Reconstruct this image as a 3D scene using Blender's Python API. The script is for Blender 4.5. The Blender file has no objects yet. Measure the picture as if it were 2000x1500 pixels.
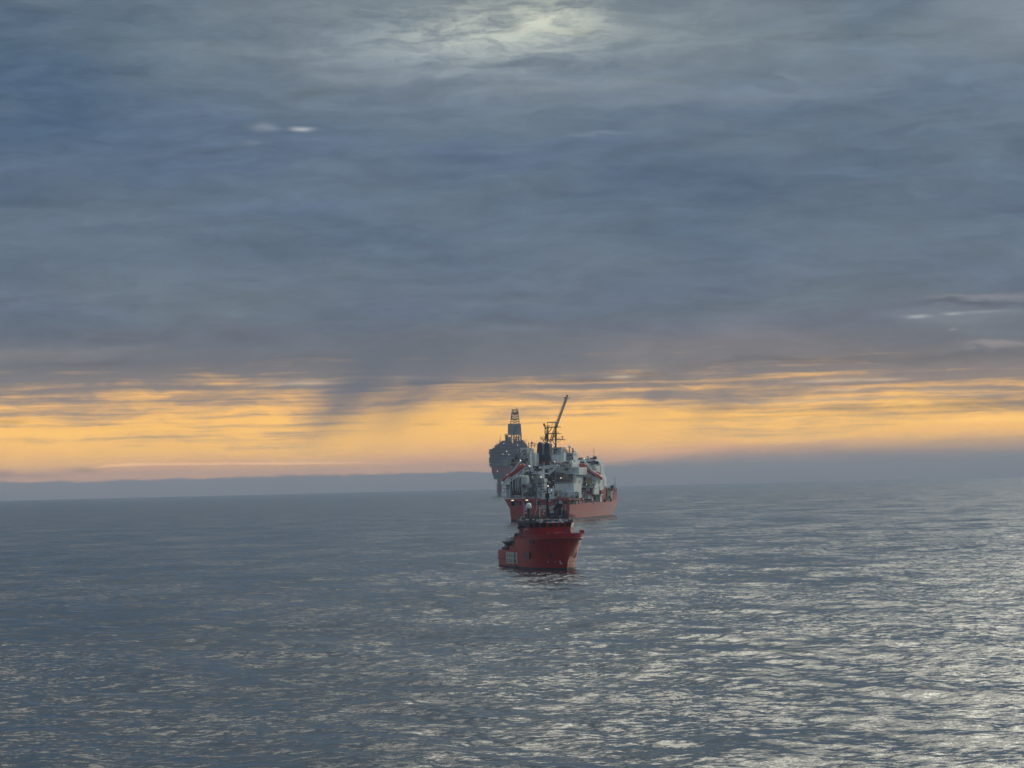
import bpy, bmesh, math, random
import numpy as np
from mathutils import Vector, Matrix
R_ = math.radians
sc = bpy.context.scene
C = bpy.context.collection

# ------------------------------------------------------------------ camera
F_PX = 4722.0            # focal length in photograph pixels (2000 wide), i.e. an 85 mm view
CAM_H = 24.0             # the photo is taken from a deck 24 m above the sea
PITCH, ROLL = math.atan((942.5-750)/F_PX), math.atan(0.0233)
EARTH = 7.4e6            # effective earth radius with refraction
fw = Vector((0, math.cos(PITCH), math.sin(PITCH)))
r0 = Vector((1, 0, 0)); u0 = r0.cross(fw)
rt = math.cos(ROLL)*r0 - math.sin(ROLL)*u0
up = math.sin(ROLL)*r0 + math.cos(ROLL)*u0
cd = bpy.data.cameras.new('camera'); cam = bpy.data.objects.new('camera', cd); C.objects.link(cam)
cam.matrix_world = Matrix(((rt.x, up.x, -fw.x, 0), (rt.y, up.y, -fw.y, 0), (rt.z, up.z, -fw.z, CAM_H), (0, 0, 0, 1)))
cd.sensor_width = 36; cd.lens = 36*F_PX/2000; cd.clip_start = 1; cd.clip_end = 80000
sc.camera = cam
CAM = Vector((0, 0, CAM_H))
def ray(px, py):
    return fw + rt*((px-1000)/F_PX) + up*((750-py)/F_PX)

sc.view_settings.view_transform = 'Standard'; sc.view_settings.look = 'None'
sc.view_settings.exposure = 0; sc.view_settings.gamma = 1
sc.cycles.max_bounces = 4; sc.cycles.volume_bounces = 0; sc.cycles.diffuse_bounces = 2
sc.cycles.glossy_bounces = 3; sc.cycles.transparent_max_bounces = 6
sc.cycles.sample_clamp_indirect = 2; sc.cycles.caustics_reflective = False; sc.cycles.caustics_refractive = False
sc.cycles.use_denoising = True; sc.cycles.use_adaptive_sampling = False

# ------------------------------------------------------------------ node helper
class Nodes:
    def __init__(self, tree): self.t = tree; self.n = tree.nodes; self.l = tree.links
    def put(self, sock, val):
        if isinstance(val, bpy.types.NodeSocket): self.l.new(val, sock)
        elif val is not None:
            sock.default_value = val
    def m(self, op, a, b=None, c=None, clamp=False):
        n = self.n.new('ShaderNodeMath'); n.operation = op; n.use_clamp = clamp
        for i, x in enumerate((a, b, c)): self.put(n.inputs[i], x)
        return n.outputs[0]
    def v(self, op, a, b=None, c=None, s=None):
        n = self.n.new('ShaderNodeVectorMath'); n.operation = op
        for i, x in enumerate((a, b, c)): self.put(n.inputs[i], x)
        if s is not None: self.put(n.inputs['Scale'], s)
        return n.outputs['Value'] if op in ('DOT_PRODUCT', 'LENGTH') else n.outputs[0]
    def noise(self, vec, scale=1.0, detail=4.0, rough=0.5, dist=0.0):
        n = self.n.new('ShaderNodeTexNoise')
        self.put(n.inputs['Vector'], vec); self.put(n.inputs['Scale'], scale); n.inputs['Detail'].default_value = detail
        n.inputs['Roughness'].default_value = rough; n.inputs['Distortion'].default_value = dist
        return n
    def ramp(self, fac, stops, interp='LINEAR'):
        n = self.n.new('ShaderNodeValToRGB'); self.put(n.inputs[0], fac); n.color_ramp.interpolation = interp
        e = n.color_ramp.elements
        while len(e) < len(stops): e.new(0.5)
        for el, (p, c) in zip(e, stops): el.position = p
        for el, (p, c) in zip(e, stops): el.color = (*c[:3], 1)
        return n.outputs[0]
    def mix(self, fac, a, b):
        n = self.n.new('ShaderNodeMix'); n.data_type = 'RGBA'
        self.put(n.inputs[0], fac); self.put(n.inputs[6], a); self.put(n.inputs[7], b)
        return n.outputs[2]
    def smooth(self, x, lo, hi):
        n = self.n.new('ShaderNodeMapRange'); n.interpolation_type = 'SMOOTHSTEP'
        self.put(n.inputs[0], x); n.inputs[1].default_value = lo; n.inputs[2].default_value = hi
        return n.outputs[0]
def lin(r, g, b):
    f = lambda c: (c/255/12.92 if c/255 <= .04045 else ((c/255+.055)/1.055)**2.4)
    return (f(r), f(g), f(b))

# ------------------------------------------------------------------ sky (world) : cloud deck over a clear orange band
GLOW1, GLOW2 = 8.0, 3.4
SUN_AZ, SUN_EL = R_(36), R_(26)
w = bpy.data.worlds.new('World'); sc.world = w; w.use_nodes = True
w.cycles.sampling_method = 'MANUAL'; w.cycles.sample_map_resolution = 512
S = Nodes(w.node_tree); S.n.clear()
tc = S.n.new('ShaderNodeTexCoord')
sx = S.n.new('ShaderNodeSeparateXYZ'); S.l.new(tc.outputs['Generated'], sx.inputs[0])
az = S.m('ARCTAN2', sx.outputs[0], sx.outputs[1]); el = S.m('ARCSINE', sx.outputs[2])
U = S.m('MULTIPLY', az, F_PX); V = S.m('MULTIPLY', el, F_PX)     # azimuth / elevation in 1/4722 rad units
cb = S.n.new('ShaderNodeCombineXYZ'); S.l.new(U, cb.inputs[0]); S.l.new(V, cb.inputs[1])
P = cb.outputs[0]
def skyuv(px, py):                                               # where a cloud of the photo stands in azimuth/elevation
    d = ray(px, py); return math.atan2(d.x, d.y)*F_PX, math.atan2(d.z, math.hypot(d.x, d.y))*F_PX
BOOST = 1.42
q = lambda v: (v+20)/1000
def stp(v, c, k=1.0): return (q(v), tuple(x*k for x in lin(*c)))
stops = [stp(-20, (224, 160, 118), BOOST), stp(40, (234, 170, 114), BOOST), stp(80, (252, 194, 100), BOOST), stp(128, (250, 192, 96), BOOST), stp(158, (232, 176, 104), BOOST),
         stp(190, (184, 152, 118), 1.15), stp(222, (142, 131, 124), 1.05), stp(252, (114, 115, 122)), stp(330, (103, 111, 122)), stp(450, (97, 109, 123)), stp(600, (94, 108, 125)),
         stp(740, (99, 112, 126)), stp(860, (104, 116, 126)), stp(975, (107, 117, 125))]
# --- shared : the bright thin overcast above the frame, raised behind to brighten the ships, the veiled sun to the right
hi = S.smooth(V, 1000, 2600)
front = S.m('MULTIPLY_ADD', S.smooth(sx.outputs[1], -.5, .6), -.22, .43)
hin = S.noise(S.v('MULTIPLY', P, (1/900, 1/260, 0)), 1, 3, .55).outputs[0]
hicol = S.v('SCALE', S.mix(hin, (.70, .95, 1.36, 1), (.84, 1.0, 1.18, 1)), s=front)
def lobe(a0, e0, sa, se):
    ea = S.m('DIVIDE', S.m('SUBTRACT', az, R_(a0)), R_(sa)); ee = S.m('DIVIDE', S.m('SUBTRACT', el, R_(e0)), R_(se))
    return S.m('POWER', .3679, S.m('ADD', S.m('MULTIPLY', ea, ea), S.m('MULTIPLY', ee, ee)))
patch = S.smooth(hin, .42, .60)
glow = S.m('MULTIPLY', S.m('MULTIPLY_ADD', patch, 1.5, .2), S.m('ADD', S.m('ADD', S.m('MULTIPLY', lobe(36, 29, 24, 8), GLOW1), S.m('MULTIPLY', lobe(24, 19, 9, 4.3), 7.0)), S.m('MULTIPLY', lobe(28, 37, 48, 9.5), GLOW2)))
glowc = S.v('SCALE', (1.0, .955, .79), s=glow)
ns = S.n.new('ShaderNodeTexSky'); ns.sky_type = 'NISHITA'; ns.sun_disc = False
ns.sun_elevation = SUN_EL; ns.sun_rotation = SUN_AZ
def finish(c):
    c = S.v('ADD', S.mix(hi, c, hicol), glowc)
    b = S.n.new('ShaderNodeBackground'); S.l.new(c, b.inputs[0]); b.inputs[1].default_value = 1.0
    return b.outputs[0]
def mixshader(f, a, b):
    n = S.n.new('ShaderNodeMixShader'); S.l.new(f, n.inputs[0]); S.l.new(a, n.inputs[1]); S.l.new(b, n.inputs[2]); return n.outputs[0]
# --- the rest of the sky all round : the same bands, plainly clouded; a little clear sky shows through
plain = S.ramp(S.m('DIVIDE', S.m('ADD', S.m('MULTIPLY_ADD', hin, 90, V), -25), 1000), stops)
plain = S.mix(.05, plain, S.v('SCALE', ns.outputs[0], s=.06))
bg_plain = finish(plain)
# --- the clouds ahead
warp = S.noise(S.v('MULTIPLY', P, (1/260, 1/70, 0)), 1, 5, .6)
wv = S.v('SUBTRACT', warp.outputs['Color'], (.5, .5, .5))
P1 = S.v('MULTIPLY_ADD', wv, (230, 75, 0), P)
P2 = S.v('MULTIPLY_ADD', wv, (60, 14, 0), P)
nA = S.noise(S.v('MULTIPLY', P1, (1/520, 1/150, 0)), 1, 5, .55).outputs[0]
nE = S.noise(S.v('MULTIPLY_ADD', P1, (1/105, 1/30, 0), (2.9, 6.6, 0)), 1, 6, .66, .3).outputs[0]
nB = S.noise(S.v('MULTIPLY_ADD', P1, (1/230, 1/36, 0), (7.3, 3.1, 0)), 1, 5, .6).outputs[0]
cA = S.m('SUBTRACT', nA, .5); cB = S.m('SUBTRACT', nB, .5)
vr0 = S.m('MULTIPLY_ADD', cA, 60, V); vr0 = S.m('MULTIPLY_ADD', cB, 50, vr0)
def blob(col, px, py, sx_, sy_, add, rot=0, src=None):
    cu, cv = skyuv(px, py)
    d = S.v('SUBTRACT', src, (cu, cv, 0))
    if rot:
        rn = S.n.new('ShaderNodeVectorRotate'); rn.rotation_type = 'Z_AXIS'; S.l.new(d, rn.inputs['Vector']); rn.inputs['Angle'].default_value = -R_(rot); d = rn.outputs[0]
    e = S.v('MULTIPLY', d, (1/sx_, 1/sy_, 0))
    g = S.m('POWER', 0.3679, S.v('DOT_PRODUCT', e, e))
    return S.v('MULTIPLY_ADD', g, add, col) if len(add) == 3 else S.v('SCALE', col, s=S.m('MULTIPLY_ADD', g, add[0], 1))
W3 = lambda k, r=1, g=1, b=.9: (k*r, k*g, k*b)
# upper deck
colU = S.ramp(S.m('DIVIDE', S.m('ADD', vr0, 20), 1000), stops)
nF = S.noise(S.v('MULTIPLY_ADD', P1, (1/48, 1/15, 0), (8.8, 1.1, 0)), 1, 5, .65).outputs[0]
bright = S.m('MULTIPLY_ADD', cA, .60, 1.0); bright = S.m('MULTIPLY_ADD', cB, .60, bright); bright = S.m('MULTIPLY_ADD', S.m('SUBTRACT', nE, .5), .42, bright); bright = S.m('MULTIPLY_ADD', S.m('SUBTRACT', nF, .5), .15, bright)
colU = S.v('MULTIPLY', S.v('SCALE', colU, s=bright), S.mix(S.smooth(V, 250, 420), (1, 1, 1, 1), (1.10, 1.135, 1.14, 1)))
colU = S.v('MULTIPLY', colU, S.mix(S.smooth(nA, .34, .64), (.93, .99, 1.09, 1), (1.0, 1.0, .99, 1)))
for bl in [
    (1000, 95, 480, 110, W3(.045, 1, 1, .9)), (840, 90, 200, 26, W3(.05, 1, 1, .85)), (1180, 60, 120, 30, W3(.04)),
    (1110, 62, 60, 9, (-.20,)), (1010, 52, 22, 8, (-.15,)), (850, 128, 160, 7, (-.13,)),
    (850, 146, 170, 12, W3(.07, 1, 1, .9)), (1080, 172, 260, 14, W3(.05)), (1430, 195, 300, 18, W3(.045)), (700, 105, 130, 25, W3(.035)), (1750, 130, 200, 40, W3(.03, 1, 1, 1)),
     (1172, 262, 50, 4, W3(.05)), (1555, 148, 16, 10, W3(.04)),
    (0, 120, 380, 210, (-.055, -.055, -.042)), (60, 385, 150, 32, (-.16,)), (540, 490, 170, 26, (-.08,)), (650, 545, 150, 30, (-.06,)), (620, 175, 90, 20, (-.12,)),
    (1420, 330, 480, 70, (-.10,)), (1720, 410, 250, 30, (-.12,)),
    (1900, 630, 140, 40, W3(.045, 1, 1, .8)), (1960, 577, 110, 5, W3(.09, 1.2, .95, .75)), (1970, 677, 80, 5, W3(.10, 1.3, .9, .6)),
    (1850, 695, 250, 8, (-.18,)), (1890, 588, 100, 7, (-.2,)), (1500, 702, 130, 7, (-.16,)),
    (1430, 665, 230, 34, W3(.045, 1.25, .85, .6)), (1570, 679, 90, 8, W3(.05, 1.3, .9, .6)), (1220, 690, 60, 22, W3(.03, 1.3, .8, .6)),
    (60, 690, 220, 16, W3(.035, 1.3, .9, .6)), (170, 712, 120, 6, (-.14,)),
    ]: colU = blob(colU, *bl, src=P1)
cream = S.v('SCALE', colU, s=0.0)                                # ragged bright break at the top
for bl in [(1020, 52, 130, 46, W3(.13, 1, .95, .55)), (890, 60, 150, 46, W3(.10, 1, .96, .62)), (1095, 20, 75, 46, W3(.16, 1, .95, .55)), (960, 75, 300, 70, W3(.09, 1, .97, .7))]: cream = blob(cream, *bl, src=P2)
ragged = S.m('MULTIPLY_ADD', S.smooth(S.m('MULTIPLY_ADD', nE, .6, S.m('MULTIPLY', nB, .4)), .40, .60), 1.15, .18)
colU = S.v('ADD', colU, S.v('SCALE', cream, s=ragged))
for bl in [(517, 250, 26, 8, W3(.11)), (540, 254, 14, 4, W3(.05)), (595, 253, 19, 4.5, W3(.30, 1, .95, .85)), (500, 280, 22, 6, W3(.04)), (1796, 618, 20, 3.5, W3(.22)), (1868, 612, 18, 3, W3(.16)), (1868, 644, 8, 2.5, W3(.30)), (1925, 608, 40, 3, W3(.09))]:
    colU = blob(colU, *bl, src=P2)
bg_up = finish(colU)
# clear band, with streaks
nC = S.noise(S.v('MULTIPLY_ADD', P2, (1/560, 1/16, 0), (1.7, 9.2, 0)), 1, 4, .6).outputs[0]
nD = S.noise(S.v('MULTIPLY_ADD', P, (1/55, 1/13, 0), (4.4, 2.2, 0)), 1, 4, .6).outputs[0]
cC = S.m('SUBTRACT', nC, .5); cD = S.m('SUBTRACT', nD, .5)
band = S.m('SUBTRACT', 1, S.smooth(V, 190, 300)) 
vr = S.m('MULTIPLY_ADD', S.m('MULTIPLY', cC, band), 50, vr0)
gold = S.ramp(S.m('DIVIDE', S.m('ADD', vr, 20), 1000), [stp(-20, (224, 160, 118), BOOST), stp(40, (236, 170, 112), BOOST), stp(80, (252, 190, 88), BOOST), stp(125, (250, 189, 86), BOOST), stp(165, (238, 179, 98), BOOST), stp(215, (214, 172, 120), 1.2), stp(300, (178, 150, 124), 1.1)])
clouded = S.ramp(S.m('DIVIDE', S.m('ADD', vr0, 20), 1000), [stp(60, (186, 152, 118), 1.1), stp(130, (176, 148, 122)), stp(190, (146, 131, 123)), stp(245, (114, 115, 121)), stp(330, (103, 111, 122))])
cov = S.m('MULTIPLY_ADD', cC, .42, S.m('MULTIPLY_ADD', cB, .40, S.m('MULTIPLY', cA, .25)))
cov = S.m('ADD', cov, S.m('MULTIPLY_ADD', V, .0017, -.0017*158))
cov = S.m('ADD', cov, S.m('MULTIPLY', S.smooth(U, 150, 900), .05))
col = S.mix(S.smooth(cov, -.10, .11), gold, clouded)
upm = S.m('MULTIPLY_ADD', S.smooth(V, 170, 330), .75, .25)
col = S.v('SCALE', col, s=S.m('MULTIPLY_ADD', S.m('SUBTRACT', bright, 1), upm, 1))
for bl in [
    (1430, 665, 230, 34, W3(.045, 1.25, .85, .6)), (1220, 690, 60, 22, W3(.03, 1.3, .8, .6)), (60, 690, 220, 16, W3(.035, 1.3, .9, .6)), (1850, 695, 250, 8, (-.18,)), (1500, 702, 130, 7, (-.16,)),
    (170, 712, 120, 6, (-.14,)), (1970, 677, 80, 5, W3(.10, 1.3, .9, .6))]: col = blob(col, *bl, src=P1)
for bl in [
    (600, 747, 70, 5, W3(.16, 1.1, .9, .6)), (800, 736, 40, 4, W3(.10, 1.1, .9, .6)), (1208, 735, 26, 3, W3(.30, 1.1, .85, .45)), (1130, 743, 110, 4, (-.30,)), (1270, 730, 40, 4, (-.25,)), (860, 746, 130, 4, (-.22,)),
    (1620, 744, 70, 3.5, W3(.28, 1.2, .8, .4)), (1730, 742, 40, 3, W3(.22, 1.2, .8, .4)), (1640, 762, 50, 3, W3(.22, 1.2, .8, .4)), (1830, 763, 70, 3, W3(.14, 1.2, .8, .4)), (1900, 772, 60, 3, W3(.14, 1.2, .8, .4)),
    (1600, 782, 160, 5, W3(.15, 1.2, .8, .3)), (1800, 788, 70, 3, W3(.16, 1.2, .8, .3)), (1420, 797, 100, 5, (-.22,)), (1680, 797, 130, 4, (-.22,)), (1900, 790, 130, 14, (-.26,)), (1560, 811, 230, 3.5, (-.16,)),
    (1950, 820, 120, 7, W3(.16, 1.2, .7, .2)), (1540, 817, 60, 2.5, W3(.16, 1.2, .8, .3)), (1130, 770, 60, 4, W3(.07, 1.1, .8, .4)), (1600, 862, 110, 9, W3(.08, 1.2, .8, .2)), (1250, 878, 120, 10, W3(.05, 1.2, .7, .3)),
    (830, 829, 30, 3, (-.22,)), (20, 825, 30, 6, (-.30,)), (30, 829, 30, 2, W3(.14, 1.1, .8, .3)),
    (160, 917, 26, 6, (-.34,)), (8, 928, 20, 9, (-.34,)), (70, 930, 40, 5, (-.2,)),
    ]: col = blob(col, *bl, src=P2)
# slanting rain shafts below the deck
def veil(col, px, py, sx_, sy_, k, rot):
    cu, cv = skyuv(px, py); d = S.v('SUBTRACT', P2, (cu, cv, 0))
    rn = S.n.new('ShaderNodeVectorRotate'); rn.rotation_type = 'Z_AXIS'; S.l.new(d, rn.inputs['Vector']); rn.inputs['Angle'].default_value = -R_(rot)
    e = S.v('MULTIPLY', rn.outputs[0], (1/sx_, 1/sy_, 0)); g = S.m('POWER', 0.3679, S.v('DOT_PRODUCT', e, e))
    return S.mix(S.m('MULTIPLY', g, k), col, (*lin(96, 104, 117), 1))
for bl in [(720, 738, 100, 52, .66, 40), (672, 788, 80, 40, .44, 46), (620, 830, 60, 28, .16, 48), (825, 748, 110, 44, .52, 38), (785, 795, 80, 32, .26, 44), (900, 770, 80, 26, .18, 40), (1000, 745, 160, 22, .25, 6), (1410, 770, 90, 34, .30, 46), (1300, 760, 80, 30, .22, 46)]:
    col = veil(col, *bl)
# thin sunlit rim line of a low cloud
cu0, cv0 = skyuv(180, 907); cu1, cv1 = skyuv(835, 903)
lx = S.m('DIVIDE', S.m('SUBTRACT', U, cu0), cu1-cu0)
lv = S.m('MULTIPLY_ADD', lx, cv1-cv0, cv0)
arch = S.m('MULTIPLY', S.m('POWER', 2.718, S.m('MULTIPLY', lx, -16)), -7)
lv = S.m('ADD', S.m('ADD', lv, arch), S.m('MULTIPLY', cD, 5))
dl = S.m('DIVIDE', S.m('SUBTRACT', V, lv), 2.3)
gl = S.m('MULTIPLY', S.m('POWER', .3679, S.m('MULTIPLY', dl, dl)), S.m('MULTIPLY', S.smooth(lx, -.02, .05), S.m('SUBTRACT', 1, S.smooth(lx, .6, 1.0))))
col = S.v('MULTIPLY_ADD', gl, (.45, .28, .12), col)
# grey cloud bank on the horizon with a ragged top, higher and softer on the right
bank = S.m('MULTIPLY_ADD', cD, 16, S.m('MULTIPLY_ADD', cB, 8, V))
rise = S.m('ADD', S.m('MULTIPLY', S.smooth(U, 200, 1000), 3), S.m('MULTIPLY', S.smooth(U, 60, 240), 6))
bank = S.m('SUBTRACT', bank, rise)
soft = S.m('MULTIPLY_ADD', S.smooth(U, 60, 600), 46, 5)
bm_ = S.m('SUBTRACT', 1, S.m('DIVIDE', S.m('SUBTRACT', bank, 20), soft, clamp=True))
bankcol = S.v('SCALE', S.mix(S.smooth(V, -12, 60), (*lin(108, 111, 117), 1), (*lin(150, 136, 126), 1)), s=S.m('MULTIPLY_ADD', cB, .25, 1))
col = S.mix(S.m('MULTIPLY', bm_, .93), col, bankcol)
bg_low = finish(col)
ahead = S.m('MULTIPLY', S.m('SUBTRACT', 1, S.smooth(S.m('ABSOLUTE', U), 1250, 1700)), S.m('SUBTRACT', 1, S.smooth(V, 1050, 1500)))
sky_out = mixshader(ahead, bg_plain, mixshader(S.smooth(V, 255, 305), bg_low, bg_up))
wo = S.n.new('ShaderNodeOutputWorld'); S.l.new(sky_out, wo.inputs[0])

# ------------------------------------------------------------------ sun, veiled by cloud
sl = bpy.data.lights.new('sun', 'SUN'); so = bpy.data.objects.new('sun', sl); C.objects.link(so)
sl.energy = 0.5; sl.angle = R_(12); sl.color = (1, .86, .66)
sdir = Vector((math.sin(SUN_AZ)*math.cos(SUN_EL), math.cos(SUN_AZ)*math.cos(SUN_EL), math.sin(SUN_EL)))
so.rotation_euler = sdir.to_track_quat('Z', 'Y').to_euler(); so.location = (0, 0, 400)

# ------------------------------------------------------------------ sea : one curved sheet to beyond the horizon
def make_sea():
    rng = np.random.default_rng(7)
    p = np.concatenate([np.arange(1050, 60, -1.25), np.arange(60, 5.4, -.5)])
    d = CAM_H*F_PX/p                                            # ring distances
    a = np.arange(-1250, 1251, 2.0)/F_PX                        # azimuths of the fine sector
    D, A = np.meshgrid(d, a, indexing='ij')
    X = D*np.sin(A); Y = D*np.cos(A)
    sp = np.gradient(d)[:, None]
    H = np.zeros_like(X)
    n = 90
    lam = np.exp(rng.uniform(math.log(2.2), math.log(46), n))
    th = rng.normal(R_(205), R_(38), n)                         # waves run towards the camera and a little left
    ph = rng.uniform(0, 2*math.pi, n)
    for L, t, f in zip(lam, th, ph):
        k = 2*math.pi/L
        att = np.clip(L/(1.6*sp)-.6, 0, 1)                      # waves too short for the ring spacing are left to the bump
        if not (att > 0).any(): continue
        slope = SEA_SLOPE*math.sqrt(2/n)*(1.15 if L < 14 else .8)
        m = int((att[:, 0] > 0).sum())
        H[:m] += att[:m]*(slope/k)*np.cos(k*(X[:m]*math.cos(t)+Y[:m]*math.sin(t))+f)
    Z = H - D*D/(2*EARTH)
    nr, nc = X.shape
    V1 = np.stack([X, Y, Z], -1).reshape(-1, 3)
    i = np.arange(nr-1)[:, None]*nc + np.arange(nc-1)[None, :]
    F1 = np.stack([i, i+1, i+nc+1, i+nc], -1).reshape(-1, 4)
    # coarse sheet all round, a little lower
    d2 = np.concatenate([np.linspace(.5, 200, 24), np.geomspace(220, 20500, 50)]); a2 = np.linspace(0, 2*math.pi, 181)[:-1]
    D2, A2 = np.meshgrid(d2, a2, indexing='ij')
    V2 = np.stack([D2*np.sin(A2), D2*np.cos(A2), -D2*D2/(2*EARTH)-1.0-D2*1e-5], -1).reshape(-1, 3)
    n2 = len(a2); i2 = np.arange(len(d2)-1)[:, None]*n2; j = np.arange(n2)[None, :]; j1 = (j+1) % n2
    F2 = np.stack([i2+j, i2+j1, i2+n2+j1, i2+n2+j], -1).reshape(-1, 4) + len(V1)
    VV = np.concatenate([V1, V2]); FF = np.concatenate([F1, F2])
    FF = FF[:, ::-1]
    me = bpy.data.meshes.new('sea')
    me.vertices.add(len(VV)); me.vertices.foreach_set('co', VV.astype(np.float32).ravel())
    me.loops.add(FF.size); me.loops.foreach_set('vertex_index', FF.astype(np.int32).ravel())
    me.polygons.add(len(FF)); me.polygons.foreach_set('loop_start', np.arange(0, FF.size, 4, dtype=np.int32))
    me.polygons.foreach_set('use_smooth', np.ones(len(FF), bool))
    me.update(calc_edges=True)
    o = bpy.data.objects.new('sea', me); C.objects.link(o); o['kind'] = 'structure'
    m = bpy.data.materials.new('sea_water'); m.use_nodes = True
    N = Nodes(m.node_tree); b = N.n['Principled BSDF']
    g = N.n.new('ShaderNodeNewGeometry'); pos = g.outputs['Position']
    b.inputs['Base Color'].default_value = (.012, .025, .040, 1); b.inputs['IOR'].default_value = 1.333
    dist = N.v('LENGTH', pos)
    rr = N.n.new('ShaderNodeMapRange'); N.l.new(dist, rr.inputs[0]); rr.inputs[1].default_value = 200; rr.inputs[2].default_value = 2500
    rr.inputs[3].default_value = .05; rr.inputs[4].default_value = .12
    N.l.new(rr.outputs[0], b.inputs['Roughness'])
    gust = N.noise(N.v('MULTIPLY', pos, (.022, .011, 0)), 1, 6, .68).outputs[0]
    gust = N.m('MULTIPLY_ADD', N.smooth(gust, .36, .72), 1.55, .25)
    rot = N.n.new('ShaderNodeVectorRotate'); rot.rotation_type = 'Z_AXIS'; N.l.new(pos, rot.inputs[0]); rot.inputs['Angle'].default_value = R_(-16)
    c1 = N.noise(N.v('MULTIPLY', rot.outputs[0], (.60, .78, 0)), 1, 4, .68).outputs['Color']
    c2 = N.noise(N.v('MULTIPLY', rot.outputs[0], (1.4, 2.2, 0)), 1, 3, .6).outputs['Color']
    c3 = N.noise(N.v('MULTIPLY', rot.outputs[0], (.13, .075, 0)), 1, 3, .6).outputs['Color']
    # small facets : tilt of the water surface, seen mostly on the faces turned to the open sea
    t1 = N.v('MULTIPLY', N.v('SUBTRACT', c1, (.5, .5, .5)), (SEA_T1, SEA_T1*1.25, 0))
    t2 = N.v('MULTIPLY', N.v('SUBTRACT', c2, (.5, .5, .5)), (SEA_T2, SEA_T2, 0))
    t3 = N.v('MULTIPLY', N.v('SUBTRACT', c3, (.5, .5, .5)), (SEA_T3, SEA_T3*1.2, 0))
    tilt = N.v('ADD', N.v('ADD', t3, N.v('SCALE', N.v('ADD', t1, t2), s=gust)), (0, -SEA_BIAS, 0))
    tilt = N.v('MINIMUM', tilt, (9, -.035, 9))                    # faces turned away hide behind the next crest
    nn = N.v('NORMALIZE', N.v('ADD', g.outputs['Normal'], tilt))
    N.l.new(nn, b.inputs['Normal'])
    me.materials.append(m)
SEA_SLOPE, SEA_T1, SEA_T2, SEA_T3, SEA_BIAS = .070, .76, .48, .26, .080
make_sea()

# ------------------------------------------------------------------ haze
def make_haze(density):
    me = bpy.data.meshes.new('haze'); b = bmesh.new()
    bmesh.ops.create_cube(b, size=1); 
    for v in b.verts: v.co = Vector((v.co.x*44000, v.co.y*44000, -31 if v.co.z < 0 else 190))
    b.to_mesh(me); b.free()
    o = bpy.data.objects.new('haze', me); C.objects.link(o); o['kind'] = 'stuff'
    m = bpy.data.materials.new('haze_air'); m.use_nodes = True; N = Nodes(m.node_tree); N.n.clear()
    v = N.n.new('ShaderNodeVolumePrincipled'); v.inputs['Color'].default_value = (.52, .66, .84, 1); v.inputs['Density'].default_value = density; v.inputs['Anisotropy'].default_value = 0.0
    out = N.n.new('ShaderNodeOutputMaterial'); N.l.new(v.outputs[0], out.inputs['Volume'])
    m.cycles.homogeneous_volume = True
    me.materials.append(m)
make_haze(.64e-4)

# ------------------------------------------------------------------ materials
def mat(name, col, rough=.5, spec=.5, metal=0, wear=.12, scale=.5, streak=None, coat=0):
    m = bpy.data.materials.new(name); m.use_nodes = True; N = Nodes(m.node_tree); b = N.n['Principled BSDF']
    t = N.n.new('ShaderNodeTexCoord'); ob = t.outputs['Object']
    n = N.noise(N.v('MULTIPLY', ob, (scale, scale, scale*.35)), 1, 4, .6).outputs[0]
    f = N.m('MULTIPLY_ADD', N.m('SUBTRACT', n, .5), wear*4, 1)
    c = N.v('SCALE', (*col,), s=f)
    if streak:                                            # rust and dirt runs, long in z
        sn = N.noise(N.v('MULTIPLY', ob, (.9, .9, .05)), 1, 4, .65).outputs[0]
        c = N.mix(N.m('MULTIPLY', N.smooth(sn, .56, .74), streak[1]), c, (*streak[0], 1))
    N.l.new(c, b.inputs['Base Color'])
    N.l.new(N.m('MULTIPLY_ADD', n, .25, rough-.12), b.inputs['Roughness'])
    b.inputs['Specular IOR Level'].default_value = spec; b.inputs['Metallic'].default_value = metal
    if coat: b.inputs['Coat Weight'].default_value = coat; b.inputs['Coat Roughness'].default_value = .16
    return m
def emis(name, col, k):
    m = bpy.data.materials.new(name); m.use_nodes = True; b = m.node_tree.nodes['Principled BSDF']
    b.inputs['Base Color'].default_value = (*col, 1); b.inputs['Emission Color'].default_value = (*col, 1); b.inputs['Emission Strength'].default_value = k
    return m
RUST = (.16, .06, .03)
WHITE = mat('weathered_white_paint', (.61, .67, .66), .5, wear=.2, streak=((.26, .21, .15), .7))
CREAM = mat('cream_paint', (.58, .55, .42), .5, streak=((.3, .2, .1), .5))
GREY = mat('grey_paint', (.36, .40, .41), .55, wear=.14, streak=((.16, .13, .10), .6))
DGREY = mat('dark_grey_paint', (.085, .095, .105), .55, wear=.16)
STEEL = mat('dark_steel', (.055, .06, .068), .5, wear=.2)
BLACK = mat('black_paint', (.018, .02, .026), .5)
NAVY = mat('navy_funnel_paint', (.022, .026, .048), .5)
RED = mat('red_hull_paint', (.32, .055, .055), .34, spec=.4, wear=.12, streak=((.20, .06, .045), .85))
REDB = mat('orange_red_hull_paint', (.37, .034, .035), .34, spec=.4, wear=.14, streak=((.17, .03, .03), .8))
REDD = mat('red_deck_paint', (.26, .035, .03), .5, wear=.14)
BOOT = mat('dark_antifouling', (.030, .030, .045), .5, wear=.2)
BROWN = mat('rusty_machinery', (.16, .11, .085), .6, wear=.25, scale=1)
YELLOW = mat('yellow_steel', (.42, .30, .04), .5)
BOATRED = mat('lifeboat_orange_red', (.50, .065, .040), .35)
GREEN = mat('green_paint', (.05, .30, .10), .5)
BLUEP = mat('blue_fabric', (.03, .045, .16), .7)
GLASS = mat('dark_window_glass', (.02, .03, .035), .12, wear=.05)
LAMPW = emis('lamp_warm', (1, .90, .66), 1.9)
LAMPC = emis('lamp_cool', (1, .95, .92), 1.7)
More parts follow.
